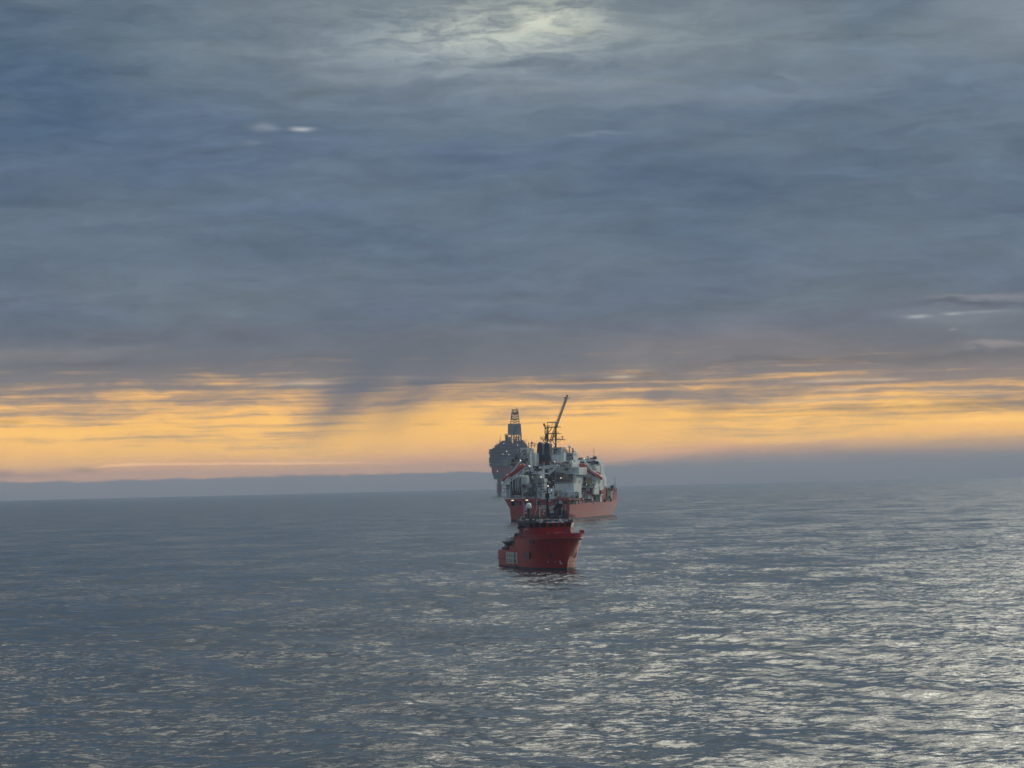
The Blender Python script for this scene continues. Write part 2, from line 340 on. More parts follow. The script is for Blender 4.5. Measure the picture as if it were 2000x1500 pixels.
PLATE = mat('platform_cladding', (.155, .18, .20), .6, wear=.16, scale=.12)
PDARK = mat('platform_dark_steel', (.080, .095, .115), .6, wear=.25, scale=.15)
PRED = mat('platform_red_deck', (.20, .035, .040), .6, wear=.15, scale=.1)
PBLUE = mat('platform_blue_grey_cellar', (.075, .095, .125), .6, wear=.2, scale=.15)

# ------------------------------------------------------------------ mesh building
class MB:
    """collects shapes, build() links them as ONE mesh object"""
    def __init__(s): s.v = []; s.f = []; s.mi = []; s.cur = 0; s.smooth = []; s.g = []
    def mat(s, i): s.cur = i; return s
    def _add(s, vs, fs, sm=False):
        s.g.append((len(s.v), len(s.f))); o = len(s.v); s.v += [tuple(x) for x in vs]
        for f in fs: s.f.append([o+i for i in f]); s.mi.append(s.cur); s.smooth.append(sm)
    def box(s, x0, x1, y0, y1, z0, z1):
        x0, x1 = sorted((x0, x1)); y0, y1 = sorted((y0, y1)); z0, z1 = sorted((z0, z1))
        s._add([(x, y, z) for z in (z0, z1) for y in (y0, y1) for x in (x0, x1)],
               [(0, 2, 3, 1), (4, 5, 7, 6), (0, 1, 5, 4), (2, 6, 7, 3), (0, 4, 6, 2), (1, 3, 7, 5)]); return s
    def tube(s, p, q, r, n=6, r2=None, cap=True):
        p = Vector(p); q = Vector(q); d = q-p
        if d.length < 1e-6: return s
        d.normalize(); a = d.orthogonal().normalized(); b = d.cross(a); r2 = r if r2 is None else r2
        vs = [p+(a*math.cos(2*math.pi*i/n)+b*math.sin(2*math.pi*i/n))*r for i in range(n)] + [q+(a*math.cos(2*math.pi*i/n)+b*math.sin(2*math.pi*i/n))*r2 for i in range(n)]
        fs = [(i, (i+1) % n, n+(i+1) % n, n+i) for i in range(n)]
        if cap: fs += [tuple(range(n-1, -1, -1)), tuple(range(n, 2*n))]
        s._add(vs, fs, n > 7); return s
    def path(s, pts, r, n=6):
        for a, b in zip(pts, pts[1:]): s.tube(a, b, r, n)
        return s
    def sphere(s, c, r, n=14, m=9, sz=1.0):
        c = Vector(c); vs = [c+Vector((0, 0, r*sz))]
        for j in range(1, m):
            t = math.pi*j/m
            vs += [c+Vector((r*math.sin(t)*math.cos(2*math.pi*i/n), r*math.sin(t)*math.sin(2*math.pi*i/n), r*sz*math.cos(t))) for i in range(n)]
        vs.append(c-Vector((0, 0, r*sz)))
        fs = [(0, 1+i, 1+(i+1) % n) for i in range(n)]
        for j in range(m-2):
            o = 1+j*n; fs += [(o+i, o+n+i, o+n+(i+1) % n, o+(i+1) % n) for i in range(n)]
        o = 1+(m-2)*n; fs += [(o+(i+1) % n, o+i, len(vs)-1) for i in range(n)]
        s._add(vs, fs, True); return s
    def lathe(s, base, axis, prof, n=20):
        """prof: (distance along axis, radius)"""
        base = Vector(base); d = Vector(axis).normalized(); a = d.orthogonal().normalized(); b = d.cross(a); vs = []; fs = []
        for h, r in prof: vs += [base+d*h+(a*math.cos(2*math.pi*i/n)+b*math.sin(2*math.pi*i/n))*r for i in range(n)]
        for j in range(len(prof)-1): fs += [(j*n+i, j*n+(i+1) % n, (j+1)*n+(i+1) % n, (j+1)*n+i) for i in range(n)]
        fs += [tuple(range(n-1, -1, -1)), tuple(range((len(prof)-1)*n, len(prof)*n))]
        s._add(vs, fs, True); return s
    def prism(s, poly, y0, y1):
        """poly: (x, z) outline, extruded along y"""
        n = len(poly); vs = [(x, y0, z) for x, z in poly] + [(x, y1, z) for x, z in poly]
        s._add(vs, [tuple(range(n)), tuple(range(2*n-1, n-1, -1))] + [(i, n+i, n+(i+1) % n, (i+1) % n) for i in range(n)]); return s
    def obox(s, c, ax, ay, az):
        c, ax, ay, az = map(Vector, (c, ax, ay, az))
        s._add([c+ax*i+ay*j+az*k for k in (-1, 1) for j in (-1, 1) for i in (-1, 1)],
               [(0, 2, 3, 1), (4, 5, 7, 6), (0, 1, 5, 4), (2, 6, 7, 3), (0, 4, 6, 2), (1, 3, 7, 5)]); return s
    def beam(s, p, q, wdt, hgt):
        p = Vector(p); q = Vector(q); d = (q-p); a = d.cross(Vector((0, 1, 0)))
        if a.length < 1e-4: a = d.cross(Vector((1, 0, 0)))
        a.normalize(); b = d.cross(a).normalized()
        return s.obox((p+q)/2, d/2, a*hgt/2, b*wdt/2)
    def loft(s, rings, close=False, capa=True, capb=True, smooth=True):
        n = len(rings[0]); vs = [p for r in rings for p in r]; fs = []
        for j in range(len(rings)-1):
            for i in range(n if close else n-1):
                fs.append((j*n+i, j*n+(i+1) % n, (j+1)*n+(i+1) % n, (j+1)*n+i))
        if capa: fs.append(tuple(range(n-1, -1, -1)))
        if capb: fs.append(tuple(range((len(rings)-1)*n, len(rings)*n)))
        s._add(vs, fs, smooth); return s
    def rail(s, pts, h=1.1, r=.05, step=2.2, bars=3):
        for a, b in zip(pts, pts[1:]):
            a = Vector(a); b = Vector(b); L = (b-a).length; n = max(1, round(L/step))
            for i in range(n+1):
                p = a.lerp(b, i/n); s.tube(p, p+Vector((0, 0, h)), r, 4, cap=False)
            for k in range(1, bars+1): s.tube(a+Vector((0, 0, h*k/bars)), b+Vector((0, 0, h*k/bars)), r, 4, cap=False)
        return s
    def lattice(s, base, top, rb, bays, leg=.25, brace=.14):
        """four legged tapering lattice; base/top: four corners each"""
        base = [Vector(p) for p in base]; top = [Vector(p) for p in top]
        lv = [[b.lerp(t, k/bays) for b, t in zip(base, top)] for k in range(bays+1)]
        for i in range(4): s.tube(base[i], top[i], leg, 6)
        for k in range(bays):
            for i in range(4):
                j = (i+1) % 4
                s.tube(lv[k+1][i], lv[k+1][j], brace, 4, cap=False)
                if k % 2: s.tube(lv[k][i], lv[k+1][j], brace, 4, cap=False)
                else: s.tube(lv[k][j], lv[k+1][i], brace, 4, cap=False)
        return s
    def build(s, name, mats, parent=None, **props):
        me = bpy.data.meshes.new(name); me.from_pydata(s.v, [], s.f)
        mats = mats if isinstance(mats, (list, tuple)) else [mats]
        for m in mats: me.materials.append(m)
        me.polygons.foreach_set('material_index', s.mi); me.polygons.foreach_set('use_smooth', s.smooth)
        b = bmesh.new(); b.from_mesh(me); bmesh.ops.recalc_face_normals(b, faces=b.faces); b.to_mesh(me); b.free()
        try: me.set_sharp_from_angle(angle=R_(38))
        except Exception: pass
        o = bpy.data.objects.new(name, me); C.objects.link(o)
        if parent is not None: o.parent = parent
        for k, v in props.items(): o[k] = v
        return o
    # every shape an object of its own
    def build_each(s, name, m, parent=None):
        g = s.g+[(len(s.v), len(s.f))]; out = []
        for (v0, f0), (v1, f1) in zip(g, g[1:]):
            k = MB(); k._add(s.v[v0:v1], [[i-v0 for i in f] for f in s.f[f0:f1]], s.smooth[f0]); out.append(k.build(name, m, parent))
        return out

class Frame:
    """a vessel's own axes (x right / y ahead / z up, metres) and where a point of the photo lies on one of its planes"""
    def __init__(s, name, px, py, dist, heading, label, cat, **kw):
        d = ray(px, py); k = dist/math.hypot(d.x, d.y)
        s.loc = Vector((d.x*k, d.y*k, -dist*dist/(2*EARTH)))
        s.o = bpy.data.objects.new(name, None); C.objects.link(s.o); s.o.empty_display_size = 5
        s.o.location = s.loc; s.o.rotation_euler = (0, 0, heading); s.o['label'] = label; s.o['category'] = cat
        for a, b in kw.items(): s.o[a] = b
        s.M = Matrix.Translation(s.loc) @ Matrix.Rotation(heading, 4, 'Z'); s.I = s.M.inverted()
        s.c = s.I @ CAM
    def at(s, px, py, y):
        d = s.I.to_3x3() @ ray(px, py); t = (y-s.c.y)/d.y; p = s.c+d*t
        return p
    def atx(s, px, py, x):
        d = s.I.to_3x3() @ ray(px, py); t = (x-s.c.x)/d.x; return s.c+d*t
    def xz(s, px, py, y): p = s.at(px, py, y); return p.x, p.z
    def box(s, mb, px0, py0, px1, py1, y, depth):
        x0, z1 = s.xz(px0, (py0+py1)/2, y)[0], s.xz((px0+px1)/2, py0, y)[1]
        x1, z0 = s.xz(px1, (py0+py1)/2, y)[0], s.xz((px0+px1)/2, py1, y)[1]
        mb.box(x0, x1, y, y+depth, z0, z1); return (x0, x1, z0, z1)
    def poly(s, mb, pts, y, depth): mb.prism([s.xz(a, b, y) for a, b in pts], y, y+depth)
    def lamp(s, px, py, y, r, m=None, parent=None, stem=.5):
        p = s.at(px, py, y)
        f = MB(); f.box(p.x-r*.8, p.x+r*.8, p.y+r*.3, p.y+r*1.2, p.z-r*.8, p.z+r*.8); f.tube((p.x, p.y+r, p.z-r*.6), (p.x, p.y+r+.4, p.z-r-stem), .08, 5)
        o = f.build('floodlight', STEEL, parent or s.o)
        g = MB(); g.sphere(p, r, 10, 7); g.build('lamp', m or LAMPW, o)
        return o
def thing(name, loc, label, cat, rotz=0, **kw):
    o = bpy.data.objects.new(name, None); C.objects.link(o); o.location = loc; o.rotation_euler = (0, 0, rotz); o['label'] = label; o['category'] = cat
    for a, b in kw.items(): o[a] = b
    return o

# ================================================================== production vessel seen from its stern
F = Frame('production_vessel', 1054.5, 1017, 1491, -R_(13.8), 'huge red and white production vessel seen from the stern, with twin dark funnels', 'production vessel')
fo = F.o
def fpso_hull():
    # sections: y, half beam at water, half beam at deck, deck height
    secs = [(0, 18.3, 18.9, 9.8), (6, 18.8, 19.2, 9.9), (20, 19.6, 19.8, 10.1), (45, 20, 20, 10.3), (70, 19.75, 19.85, 10.5), (90, 19.3, 19.5, 10.6), (110, 18.6, 19.0, 10.7), (128, 17.6, 18.3, 10.85), (145, 16.0, 17.3, 10.9), (157, 14.4, 16.3, 11), (168, 12.2, 14.9, 11.1), (178, 9.4, 12.8, 11.2), (186, 5.2, 9.6, 11.3), (192, 1.2, 5.4, 11.4), (195, .15, .6, 11.4)]
    rings = []
    for y, bw, bd, z in secs:
        pr = [(bd, z), (bd, z*.72), (bw+(bd-bw)*.35, z*.4), (bw, 2.2), (bw, .6), (bw, -5)]
        rings.append([Vector((x, y, h)) for x, h in pr] + [Vector((-x, y, h)) for x, h in reversed(pr)])
    m = MB(); m.loft(rings, close=True)
    o = m.build('hull', [RED, BOOT], fo)
    for p in o.data.polygons:
        if p.center.z < 1.0: p.material_index = 1
    b = bmesh.new(); b.from_mesh(o.data)
    bmesh.ops.bisect_plane(b, geom=b.verts[:]+b.edges[:]+b.faces[:], plane_co=(0, 0, 1.25), plane_no=(0, 0, 1))
    for f in b.faces: f.material_index = 1 if f.calc_center_median().z < 1.25 and abs(f.normal.z) < .9 else 0
    b.to_mesh(o.data); b.free()
    # white load marks along the side
    w = MB()
    for y in (86, ): w.box(18.6, 19.75-.0135*(y-70)*1.6, y, y+.35, 2.0, 3.8); w.box(18.6, 19.75-.0135*(y-70)*1.6, y-.6, y+.95, 2.0, 2.25)
    w.build_each('draught_mark', WHITE, o)
    # rub strake / rust line near the bow
    return o
hull = fpso_hull()
# poop: upper strip of the transom with mooring openings, overhanging to port
def poop():
    m = MB()
    zt, zb = 14.0, 9.8
    m.prism([(-22.3, zt), (18.6, zt), (18.6, zt-1.5), (-21.4, zt-1.5)], 0, 34)          # deck slab
    m.prism([(-21.4, zt-1.5), (-18.9, zt-1.5), (-18.9, 8.2)], 0, 26)                     # flare under the port overhang
    # pillars between the openings, front face
    for x0, x1 in ((-18.9, -18.0), (-11.6, -9.2), (-5.0, -2.6), (1.0, 4.0), (4.6, 6.6)): m.box(x0, x1, 0, 1.2, zb-.05, zt-1.5)
    m.box(6.6, 9.2, 0, 1.2, zb, zt-1.5)
    m.box(-19, -18.4, 1.2, 30, zb-.05, zt-1.5)
    for y in (14, 30): m.box(17.6, 18.4, y, y+1.0, zb, zt-1.5)
    m.box(-18.4, 18.2, 32, 33, zb, zt-1.5)
    o = m.build('poop_deck', RED, fo)
    g = MB(); g.box(-18.4, 17.0, 8.0, 8.4, zb, zt-1.5); g.build('mooring_deck_bulkhead', DGREY, o)
    k = MB(); r = random.Random(4)
    for i in range(26):
        x = r.uniform(-17, 17); y = r.uniform(1.5, 7); h = r.uniform(.6, 2.2); k.box(x, x+r.uniform(.3, 1.6), y, y+.8, zb, zb+h)
    for i in range(10): x = r.uniform(-17, 17); k.tube((x, 6, zb), (x, 6, zt-1.5), .16, 6)
    k.build_each('bollard', GREY, o)
    ra = MB(); ra.rail([(-22, .2, zt), (18, .2, zt)], 1.1, .05, 2.4); ra.build('handrail', GREY, o)
    return o
poop()
for px, py in ((1001, 977.3), (1029, 976.8)): 
    p = F.at(px, py, -.1); l = MB(); l.box(p.x-.75, p.x+.75, -.05, .5, p.z-.16, p.z+.16); l.build('deck_lamp', LAMPW, fo)
# starboard side: recessed main deck with rails, posts and gear
def side_deck():
    m = MB(); r = random.Random(9)
    for i in range(46):
        y = 6+i*2.6+r.uniform(-1, 1); x = r.uniform(15.5, 19.2); h = r.uniform(.5, 2.4)
        if r.random() < .45: m.tube((x, y, 10), (x, y, 10.3+h), r.uniform(.12, .4), 7)
        else: m.box(x, x+r.uniform(.4, 1.2), y, y+r.uniform(.4, 1.8), 10, 10.3+h)
    m.build_each('deck_fitting', BROWN, fo)
    q = MB(); q.rail([(19.6, 4, 9.95), (19.8, 70, 10.5), (18.8, 110, 10.7), (17.5, 140, 10.9)], 1.1, .05, 2.6, 2); q.build('handrail', GREY, fo)
    w = MB(); w.box(17, 18.2, 26, 27.5, 10.2, 13.4); w.box(16.6, 18.8, 25.6, 28, 13.4, 13.9); w.build('ventilator', WHITE, fo)
    b = MB(); b.box(12, 16.5, 4, 120, 9.9, 12.6); b.build('side_casing', REDD, fo)
    v = MB()
    v.box(17.2, 19.2, 66, 69.5, 10.4, 15.2); v.build('deck_tank', CREAM, fo)
    v = MB(); v.box(15.5, 19.6, 52, 66, 12.6, 15.0); v.rail([(19.5, 52, 15), (19.5, 68, 15)], 1.2, .06, 1.6); v.build('access_platform', GREY, fo)
    v = MB(); v.box(17.6, 20.6, 84, 90, 10.5, 14.6); v.box(16.8, 21.4, 83, 91, 14.6, 15.2); v.build('crane_plinth', WHITE, fo)
    v = MB()
    for y in (98, 104, 112, 120): v.tube((18.2, y, 10.7), (18.2, y, 13.2), .3, 7); v.box(17.5, 18.7, y-.6, y+.6, 10.6, 11.2)
    v.build_each('bollard', STEEL, fo)
side_deck()
# forecastle, red, raised and stepped
def forecastle():
    m = MB()
    ring = lambda z, k: [Vector((x*k, y, z)) for x, y in ((18.2, 128), (17.3, 145), (16.3, 157), (14.9, 168), (12.8, 178), (9.6, 186), (5.4, 192), (0, 195.5), (-5.4, 192), (-9.6, 186), (-12.8, 178), (-14.9, 168), (-16.3, 157), (-17.3, 145), (-18.2, 128))]
    m.loft([ring(11, .985), ring(17.2, 1.02)], close=True, smooth=False)
    m.build('forecastle', REDD, fo)
    w = MB(); rr = ring(17.2, 1.02)
    for a, b in zip(rr, rr[1:]):
        a2, b2 = a+Vector((0, 0, 1.6)), b+Vector((0, 0, 1.6)); w._add([a, b, b2, a2, a*.985+Vector((0, 0, .2)), b*.985+Vector((0, 0, .2)), b2*.985+Vector((0, 0, .25)), a2*.985+Vector((0, 0, .25))], [(0, 1, 2, 3), (7, 6, 5, 4), (3, 2, 6, 7), (0, 4, 5, 1)])
    w.build('bulwark', REDD, fo)
    v = MB(); v.box(10, 19, 96, 112, 10.7, 20.0); v.box(12, 17, 98, 108, 20, 21.4); v.build('bow_house', REDD, fo)
    v = MB(); v.box(13.2, 16.0, 99, 103, 21.4, 23.2); v.lathe((14.5, 101, 23.2), (0, 0, 1), [(0, .9), (1.2, .8), (1.2, .3), (3, .25)], 10); v.build('ventilator', GREY, fo)
    v = MB(); v.box(15.5, 19.4, 113, 126, 10.8, 18.6); v.build('winch_house', DGREY, fo)
    v = MB(); v.rail([(18.9, 113, 18.6), (18.9, 126, 18.6)], 1.2, .07, 2); v.tube((18.9, 138, 19), (18.9, 138, 21.5), .25); v.box(18, 19.8, 132, 134, 17.2, 20.8); v.beam((18.2, 128, 20.2), (17, 150, 20.4), .4, .5); v.build('handrail', DGREY, fo)
    v = MB(); v.path([(18.3, 137+3.4*math.cos(t), 10.9+6.2*math.sin(t)) for t in [i*math.pi/10 for i in range(11)]], .22, 6); v.build('fairlead_frame', WHITE, fo)
    v = MB(); v.box(17.8, 18.6, 128, 134, 11, 16); v.build('fairlead_plate', GREY, fo)
    v = MB(); v.tube((17.5, 150, 19), (17.5, 150, 26), .16); v.build('bow_mast', STEEL, fo)
forecastle()

# ---- deckhouses: photo rectangle on the plane y = a, carried back by a depth
def house(name, m, rects, parent=None, rails=(), lines=True):
    b = MB(); out = []
    for px0, py0, px1, py1, a, d in rects: out.append(F.box(b, px0, py0, px1, py1, a, d)+(a, d))
    o = b.build(name, m, parent or fo)
    if rails:
        r = MB()
        for i in rails:
            x0, x1, z0, z1, a, d = out[i]; r.rail([(x0, a, z1), (x1, a, z1), (x1, a+d*.6, z1)], 1.2, .055, 1.9)
        r.build('handrail', WHITE, o)
    return o
def doors(o, spots, m=STEEL):
    """dark doors, louvres and portholes: (px0,py0,px1,py1,a)"""
    for px0, py0, px1, py1, a in spots:
        b = MB(); F.box(b, px0, py0, px1, py1, a-.12, .5); b.build('opening', m, o)
# big white block and its lower wing
o = house('deckhouse', WHITE, [(1083.5, 944.7, 1121, 973.5, 8, 22), (1107, 960.5, 1131.5, 973, 5.5, 3), (1076, 955.5, 1083.5, 973, 9, 14)], rails=(0,))
doors(o, [(1097, 964, 1104, 965.5, 8), (1122, 962, 1122.6, 972, 5.5), (1104, 962, 1107, 972, 8)], GREY)
b = MB(); F.box(b, 1087, 958, 1089.5, 971, 7, .8); F.box(b, 1085.5, 957.5, 1095, 959.2, 6.6, 1); F.box(b, 1090, 959.5, 1092.5, 963, 6.8, .7); b.build('davit', CREAM, o)
# block behind it, brownish machinery on top
o = house('deckhouse', WHITE, [(1076, 913, 1131, 928, 34, 24), (1068, 926, 1125, 946, 32, 20)], rails=())
doors(o, [(1106, 926, 1119, 935, 31.8), (1078, 929, 1086, 944, 31.8)], DGREY)
b = MB(); F.box(b, 1088, 926.5, 1109, 936.5, 26, 4); F.box(b, 1092, 923.5, 1102, 927, 27, 3); F.box(b, 1086, 936, 1118, 943, 27, 3); b.build('machinery', BROWN, fo)
o = house('deckhouse', WHITE, [(1077.3, 888, 1098.5, 901, 40, 12)], rails=(0,))
o = house('deckhouse', WHITE, [(1074, 903, 1118, 914, 40, 20), (1098.5, 884.5, 1101, 902, 41, 14), (1096, 884, 1101, 902, 46, 8)], rails=(0,))
b = MB(); F.box(b, 1081, 901.4, 1102, 902.4, 38, 2.5); b.build('gallery', WHITE, o)
o = house('deckhouse', WHITE, [(1103.5, 884.5, 1119.5, 899, 52, 14), (1108, 898.5, 1117, 912, 51, 12), (1101, 899, 1124, 912, 54, 14)], rails=(0,))
doors(o, [(1116.8, 891, 1119.4, 899, 51.8), (1105, 893, 1108, 900, 51.8), (1108, 897.2, 1119, 898.2, 51)], DGREY)
b = MB(); F.box(b, 1116.8, 904, 1119, 908, 50, 1); b.build('cabin_painted_lit', CREAM, o)  # the lit look is only cream paint, nothing glows here
o = house('deckhouse', GREY, [(1080, 873.5, 1096, 888.5, 60, 14)])
doors(o, [(1081.5, 877, 1084.5, 880, 59.8), (1086.3, 876, 1088.2, 880, 59.8), (1081.5, 882.5, 1085, 885.5, 59.8)], BLACK)
# port side tiers
o = house('deckhouse', WHITE, [(1017, 888, 1036, 915.5, 24, 18), (1018.5, 884, 1036, 888.5, 26, 14), (1016, 874.5, 1030, 884.5, 40, 12)], rails=(1,))
r = random.Random(2); b = MB()
for j in range(3):
    for i in range(9): p = F.at(1020+i*1.7, 886+j*3.2, 23.95); b.box(p.x-.16, p.x+.16, 23.9, 24.3, p.z-.2, p.z+.2)
b.build_each('porthole', GLASS, o)
b = MB(); F.box(b, 1022, 878, 1027, 884, 36, 3); F.box(b, 1018, 880, 1021, 886, 36, 3); b.build('machinery', BROWN, o)
o = house('deckhouse', WHITE, [(1036, 885.5, 1044.5, 912, 30, 12)], rails=(0,))
o = house('deckhouse', GREY, [(995, 892.5, 1017.5, 901, 20, 12)])
b = MB(); F.box(b, 995, 901.2, 1008, 902.4, 19, 10); F.box(b, 998, 902.4, 1005.5, 913.5, 21, 5); b.build('yellow_platform', YELLOW, o)
b = MB(); F.box(b, 1000, 912.5, 1006, 914, 19, 5); b.beam(F.at(996, 902, 19), F.at(1000, 913, 19), .4, .4); b.build('yellow_stair', YELLOW, o)
b = MB()                                                           # stepped duct of the port crane
for (xa, ya, xb, yb) in ((1003.5, 892, 1012.5, 877), (1004.5, 892, 1013.8, 877)): b.beam(F.at(xa, ya, 22), F.at(xb, yb, 22), .5, .5)
for i in range(6): b.beam(F.at(1003.5+i*1.5, 892-i*2.5, 22), F.at(1006+i*1.4, 890-i*2.3, 22), .2, .2)
b.build('crane_jib', GREY, fo)
b = MB(); F.poly(b, [(1011.5, 881.5), (1014, 881.5), (1015, 877), (1013, 877)], 22, 1.2); b.build('crane_tip', REDD, fo)
# aft port: bulkheads around the hose reels
o = house('deckhouse', GREY, [(988.5, 958, 996, 973, 3, 10), (987.5, 946, 997, 958, 5, 6)])
doors(o, [(989, 948, 995.5, 950, 4.8), (989, 953, 995.5, 954.5, 4.8)], STEEL)
b = MB(); F.box(b, 995.2, 953, 996, 973, 2.4, .5); b.build('post', WHITE, o)
o = house('deckhouse', DGREY, [(1020, 915, 1043, 972, 22, 14), (996, 930, 1020, 972, 24, 12)])
# reels seen edge on
def reel(pxs, pyc, py_top, y, width_m, hose=True, drum=None):
    c = F.at(sum(pxs)/len(pxs), pyc, y); R = F.at(pxs[0], py_top, y).z-c.z
    root = MB()
    x0, x1 = F.at(pxs[0], pyc, y).x, F.at(pxs[-1], pyc, y).x
    root.lathe((x0, y+R*.6, c.z), (1, 0, 0), [(0, R*.80), (x1-x0, R*.80)], 36)
    o = root.build('hose_reel', BLACK if hose else WHITE, fo)
    for p in pxs:
        x = F.at(p, pyc, y).x; f = MB(); f.lathe((x-width_m/2, y+R*.6, c.z), (1, 0, 0), [(0, R*.93), (0.05, R), (width_m-.05, R), (width_m, R*.93)], 40); f.build('reel_flange', WHITE, o)
    return o
reel([997.6, 1002.6, 1008, 1011.4, 1014.6, 1019.4], 947.5, 928, 9, .55)
reel([1021.6, 1025.2, 1027.9], 942.5, 928.6, 8, 1.0, hose=False)
b = MB()
for x in (996.2, 1020.6): b.beam(F.at(x, 947, 8), F.at(x, 972, 8), .5, .8)
b.beam(F.at(1003, 968, 6), F.at(1016, 968, 6), .3, .35); b.beam(F.at(1001.5, 970, 6), F.at(1017, 970, 6), .3, .3); b.beam(F.at(1003, 967.5, 6), F.at(1003, 970.5, 6), .2, .2); b.beam(F.at(1016, 967.5, 6), F.at(1016, 970.5, 6), .2, .2)
b.build('reel_cradle', WHITE, fo)
b = MB(); r = random.Random(12)
for i in range(26):
    px = r.uniform(1018, 1045); py = r.uniform(952, 972); p = F.at(px, py, 6+r.uniform(0, 8)); s_ = r.uniform(.3, 1.1)
    if r.random() < .5: b.box(p.x-s_, p.x+s_, p.y, p.y+s_, p.z-s_*.6, p.z+s_*.6)
    else: b.beam(p, p+Vector((r.uniform(-3, 3), 0, r.uniform(-3.5, 3.5))), .25, .25)
b.beam(F.at(1031, 957, 5), F.at(1041, 971, 5), .5, .4); b.beam(F.at(1034.5, 957, 5), F.at(1044, 971, 5), .5, .4)
b.build_each('deck_machinery', GREY, fo)
o = house('winch_platform', GREY, [(1030, 943.6, 1038.3, 944.6, 5, 4), (1029, 951.8, 1037, 953, 4.5, 5), (1031, 946, 1037.5, 951.5, 7, 3)])
# aft crane: pedestal, cab platform, boom and hanging jib
cr = MB(); F.box(cr, 1043, 934.8, 1063.5, 973, 5, 9); F.box(cr, 1058, 940, 1060, 973, 4.2, .8); co = cr.build('aft_crane', WHITE, fo)
doors(co, [(1043.5, 950, 1048.5, 973, 5), (1055.3, 936.8, 1056, 939, 5), (1042, 937, 1043.8, 939.5, 4.9)], DGREY)
b = MB(); F.box(b, 1038.2, 924.2, 1064.3, 925.6, 2.5, 10); F.box(b, 1038.2, 933.9, 1057.5, 934.9, 3, 6)
x0, z = F.xz(1038.5, 933.9, 3); x1 = F.xz(1064, 925, 3)[0]
b.rail([(x0, 3.2, F.at(1038, 924.3, 3).z), (x1, 3.2, F.at(1038, 924.3, 3).z)], 1.2, .06, 1.6); b.rail([(x0, 3.2, z), (F.xz(1057, 934, 3)[0], 3.2, z)], 1.2, .06, 1.6)
b.build('crane_platform', WHITE, co)
b = MB(); F.box(b, 1041.5, 912, 1050, 924.4, 4, 5); F.box(b, 1047, 926.8, 1055.2, 934, 4.5, 4); F.box(b, 1049.5, 917.5, 1057.5, 920.5, 4, 4); b.build('crane_cab', WHITE, co)
doors(co, [(1042.3, 917, 1044, 921, 4), (1041, 909.5, 1043.5, 914, 3.9)], STEEL)
b = MB(); F.box(b, 1051, 915, 1058, 919.6, 3.6, 3); F.box(b, 1046.5, 926, 1047, 933.5, 4, .5)
for i in range(14):
    px = 1044+r.uniform(0, 16); p = F.at(px, r.uniform(911, 923), 3.4); b.box(p.x-.5, p.x+.5, 3.2, 4.2, p.z-.5, p.z+.5)
b.build_each('crane_machinery', STEEL, co)
b = MB(); F.poly(b, [(1055, 910.3), (1072, 908.2), (1087, 907.5), (1089.5, 909), (1088.5, 911.5), (1076, 914), (1063, 916.8), (1056, 915.5)], 3, 1.8); b.build('crane_boom', WHITE, co)
b = MB(); b.beam(F.at(1088, 912, 3.6), F.at(1072.3, 924.2, 3.6), 1.2, 1.5); b.beam(F.at(1072.3, 923.5, 3.6), F.at(1072.3, 928, 3.6), .8, .8); b.beam(F.at(1061.5, 915.5, 3), F.at(1054.5, 922, 3), .6, .5); b.build('crane_jib', WHITE, co)
b = MB(); F.poly(b, [(1086, 909), (1092.5, 907.5), (1092, 913), (1087, 922), (1085, 922)], 5, 1.5); b.build('crane_sheave', GREY, co)
b = MB()
for px in (1061.5, 1063.2): b.beam(F.at(px, 903.5, 3), F.at(px, 911, 3), .2, .2)
b.beam(F.at(1058, 903.5, 3), F.at(1063.4, 903.5, 3), .2, .2); b.beam(F.at(1055.2, 907, 3), F.at(1060, 907, 3), .2, .2); b.beam(F.at(1055.2, 907, 3), F.at(1055.2, 913, 3), .2, .2)
b.build('crane_rail', WHITE, co)
# dark well under the boom, its shade put in as a solid navy block
b = MB(); F.box(b, 1063.8, 914, 1084, 960, 18, 10); b.build('well_shade_block', NAVY, fo)
b = MB()
for px in (1066, 1070.5, 1076, 1080): b.tube(F.at(px, 930, 17.6), F.at(px, 958, 17.6), .5, 8)
b.build_each('exhaust_pipe', DGREY, fo)
b = MB(); b.beam(F.at(1079, 938.5, 15), F.at(1083.5, 938.5, 15), .4, .5); b.build('yellow_bracket', CREAM, fo)
# white portal at the centre of the stern
b = MB(); F.box(b, 1056.2, 971, 1084, 975, -1.4, 2.2); F.box(b, 1059, 958.2, 1062.3, 971, -1, 1.4); F.box(b, 1077.3, 958.2, 1080.8, 971, -1, 1.4); F.box(b, 1059, 957.5, 1080.8, 960.2, -1.05, 1.5); F.box(b, 1060, 953.8, 1082, 957, 4, 3)
b.build('stern_portal', WHITE, fo)
# forward bridge and houses on the starboard side
o = house('bridge', WHITE, [(1123, 897.5, 1160.5, 915, 92, 20), (1120.5, 910, 1164, 956, 80, 26), (1122, 900, 1127, 915, 88, 5)], rails=(0,))
doors(o, [(1124, 901.5, 1159, 904.5, 91.9), (1157, 900, 1163, 907, 91)], GLASS)
doors(o, [(1127.5, 928, 1130.5, 941, 79.9), (1133, 924, 1136.5, 941, 79.9), (1140, 930, 1143.5, 940, 79.9)], DGREY)
b = MB(); F.poly(b, [(1159.5, 900), (1171, 902), (1172.5, 935), (1168, 935), (1160, 930)], 96, 14); F.poly(b, [(1160, 914), (1172, 914), (1180, 936), (1180, 950), (1160, 950)], 104, 8); b.build('bridge_wing', WHITE, o)
doors(o, [(1162, 900.5, 1168, 906.5, 95.9)], GLASS)
b = MB()
for x0, y0, x1, y1 in ((1124, 895.3, 1129, 898), (1130, 893.6, 1136.5, 898), (1137, 895.5, 1139, 898), (1152, 894, 1159, 898), (1158, 891.5, 1164, 897), (1128, 896.5, 1146, 898)): F.box(b, x0, y0, x1, y1, 93, 3)
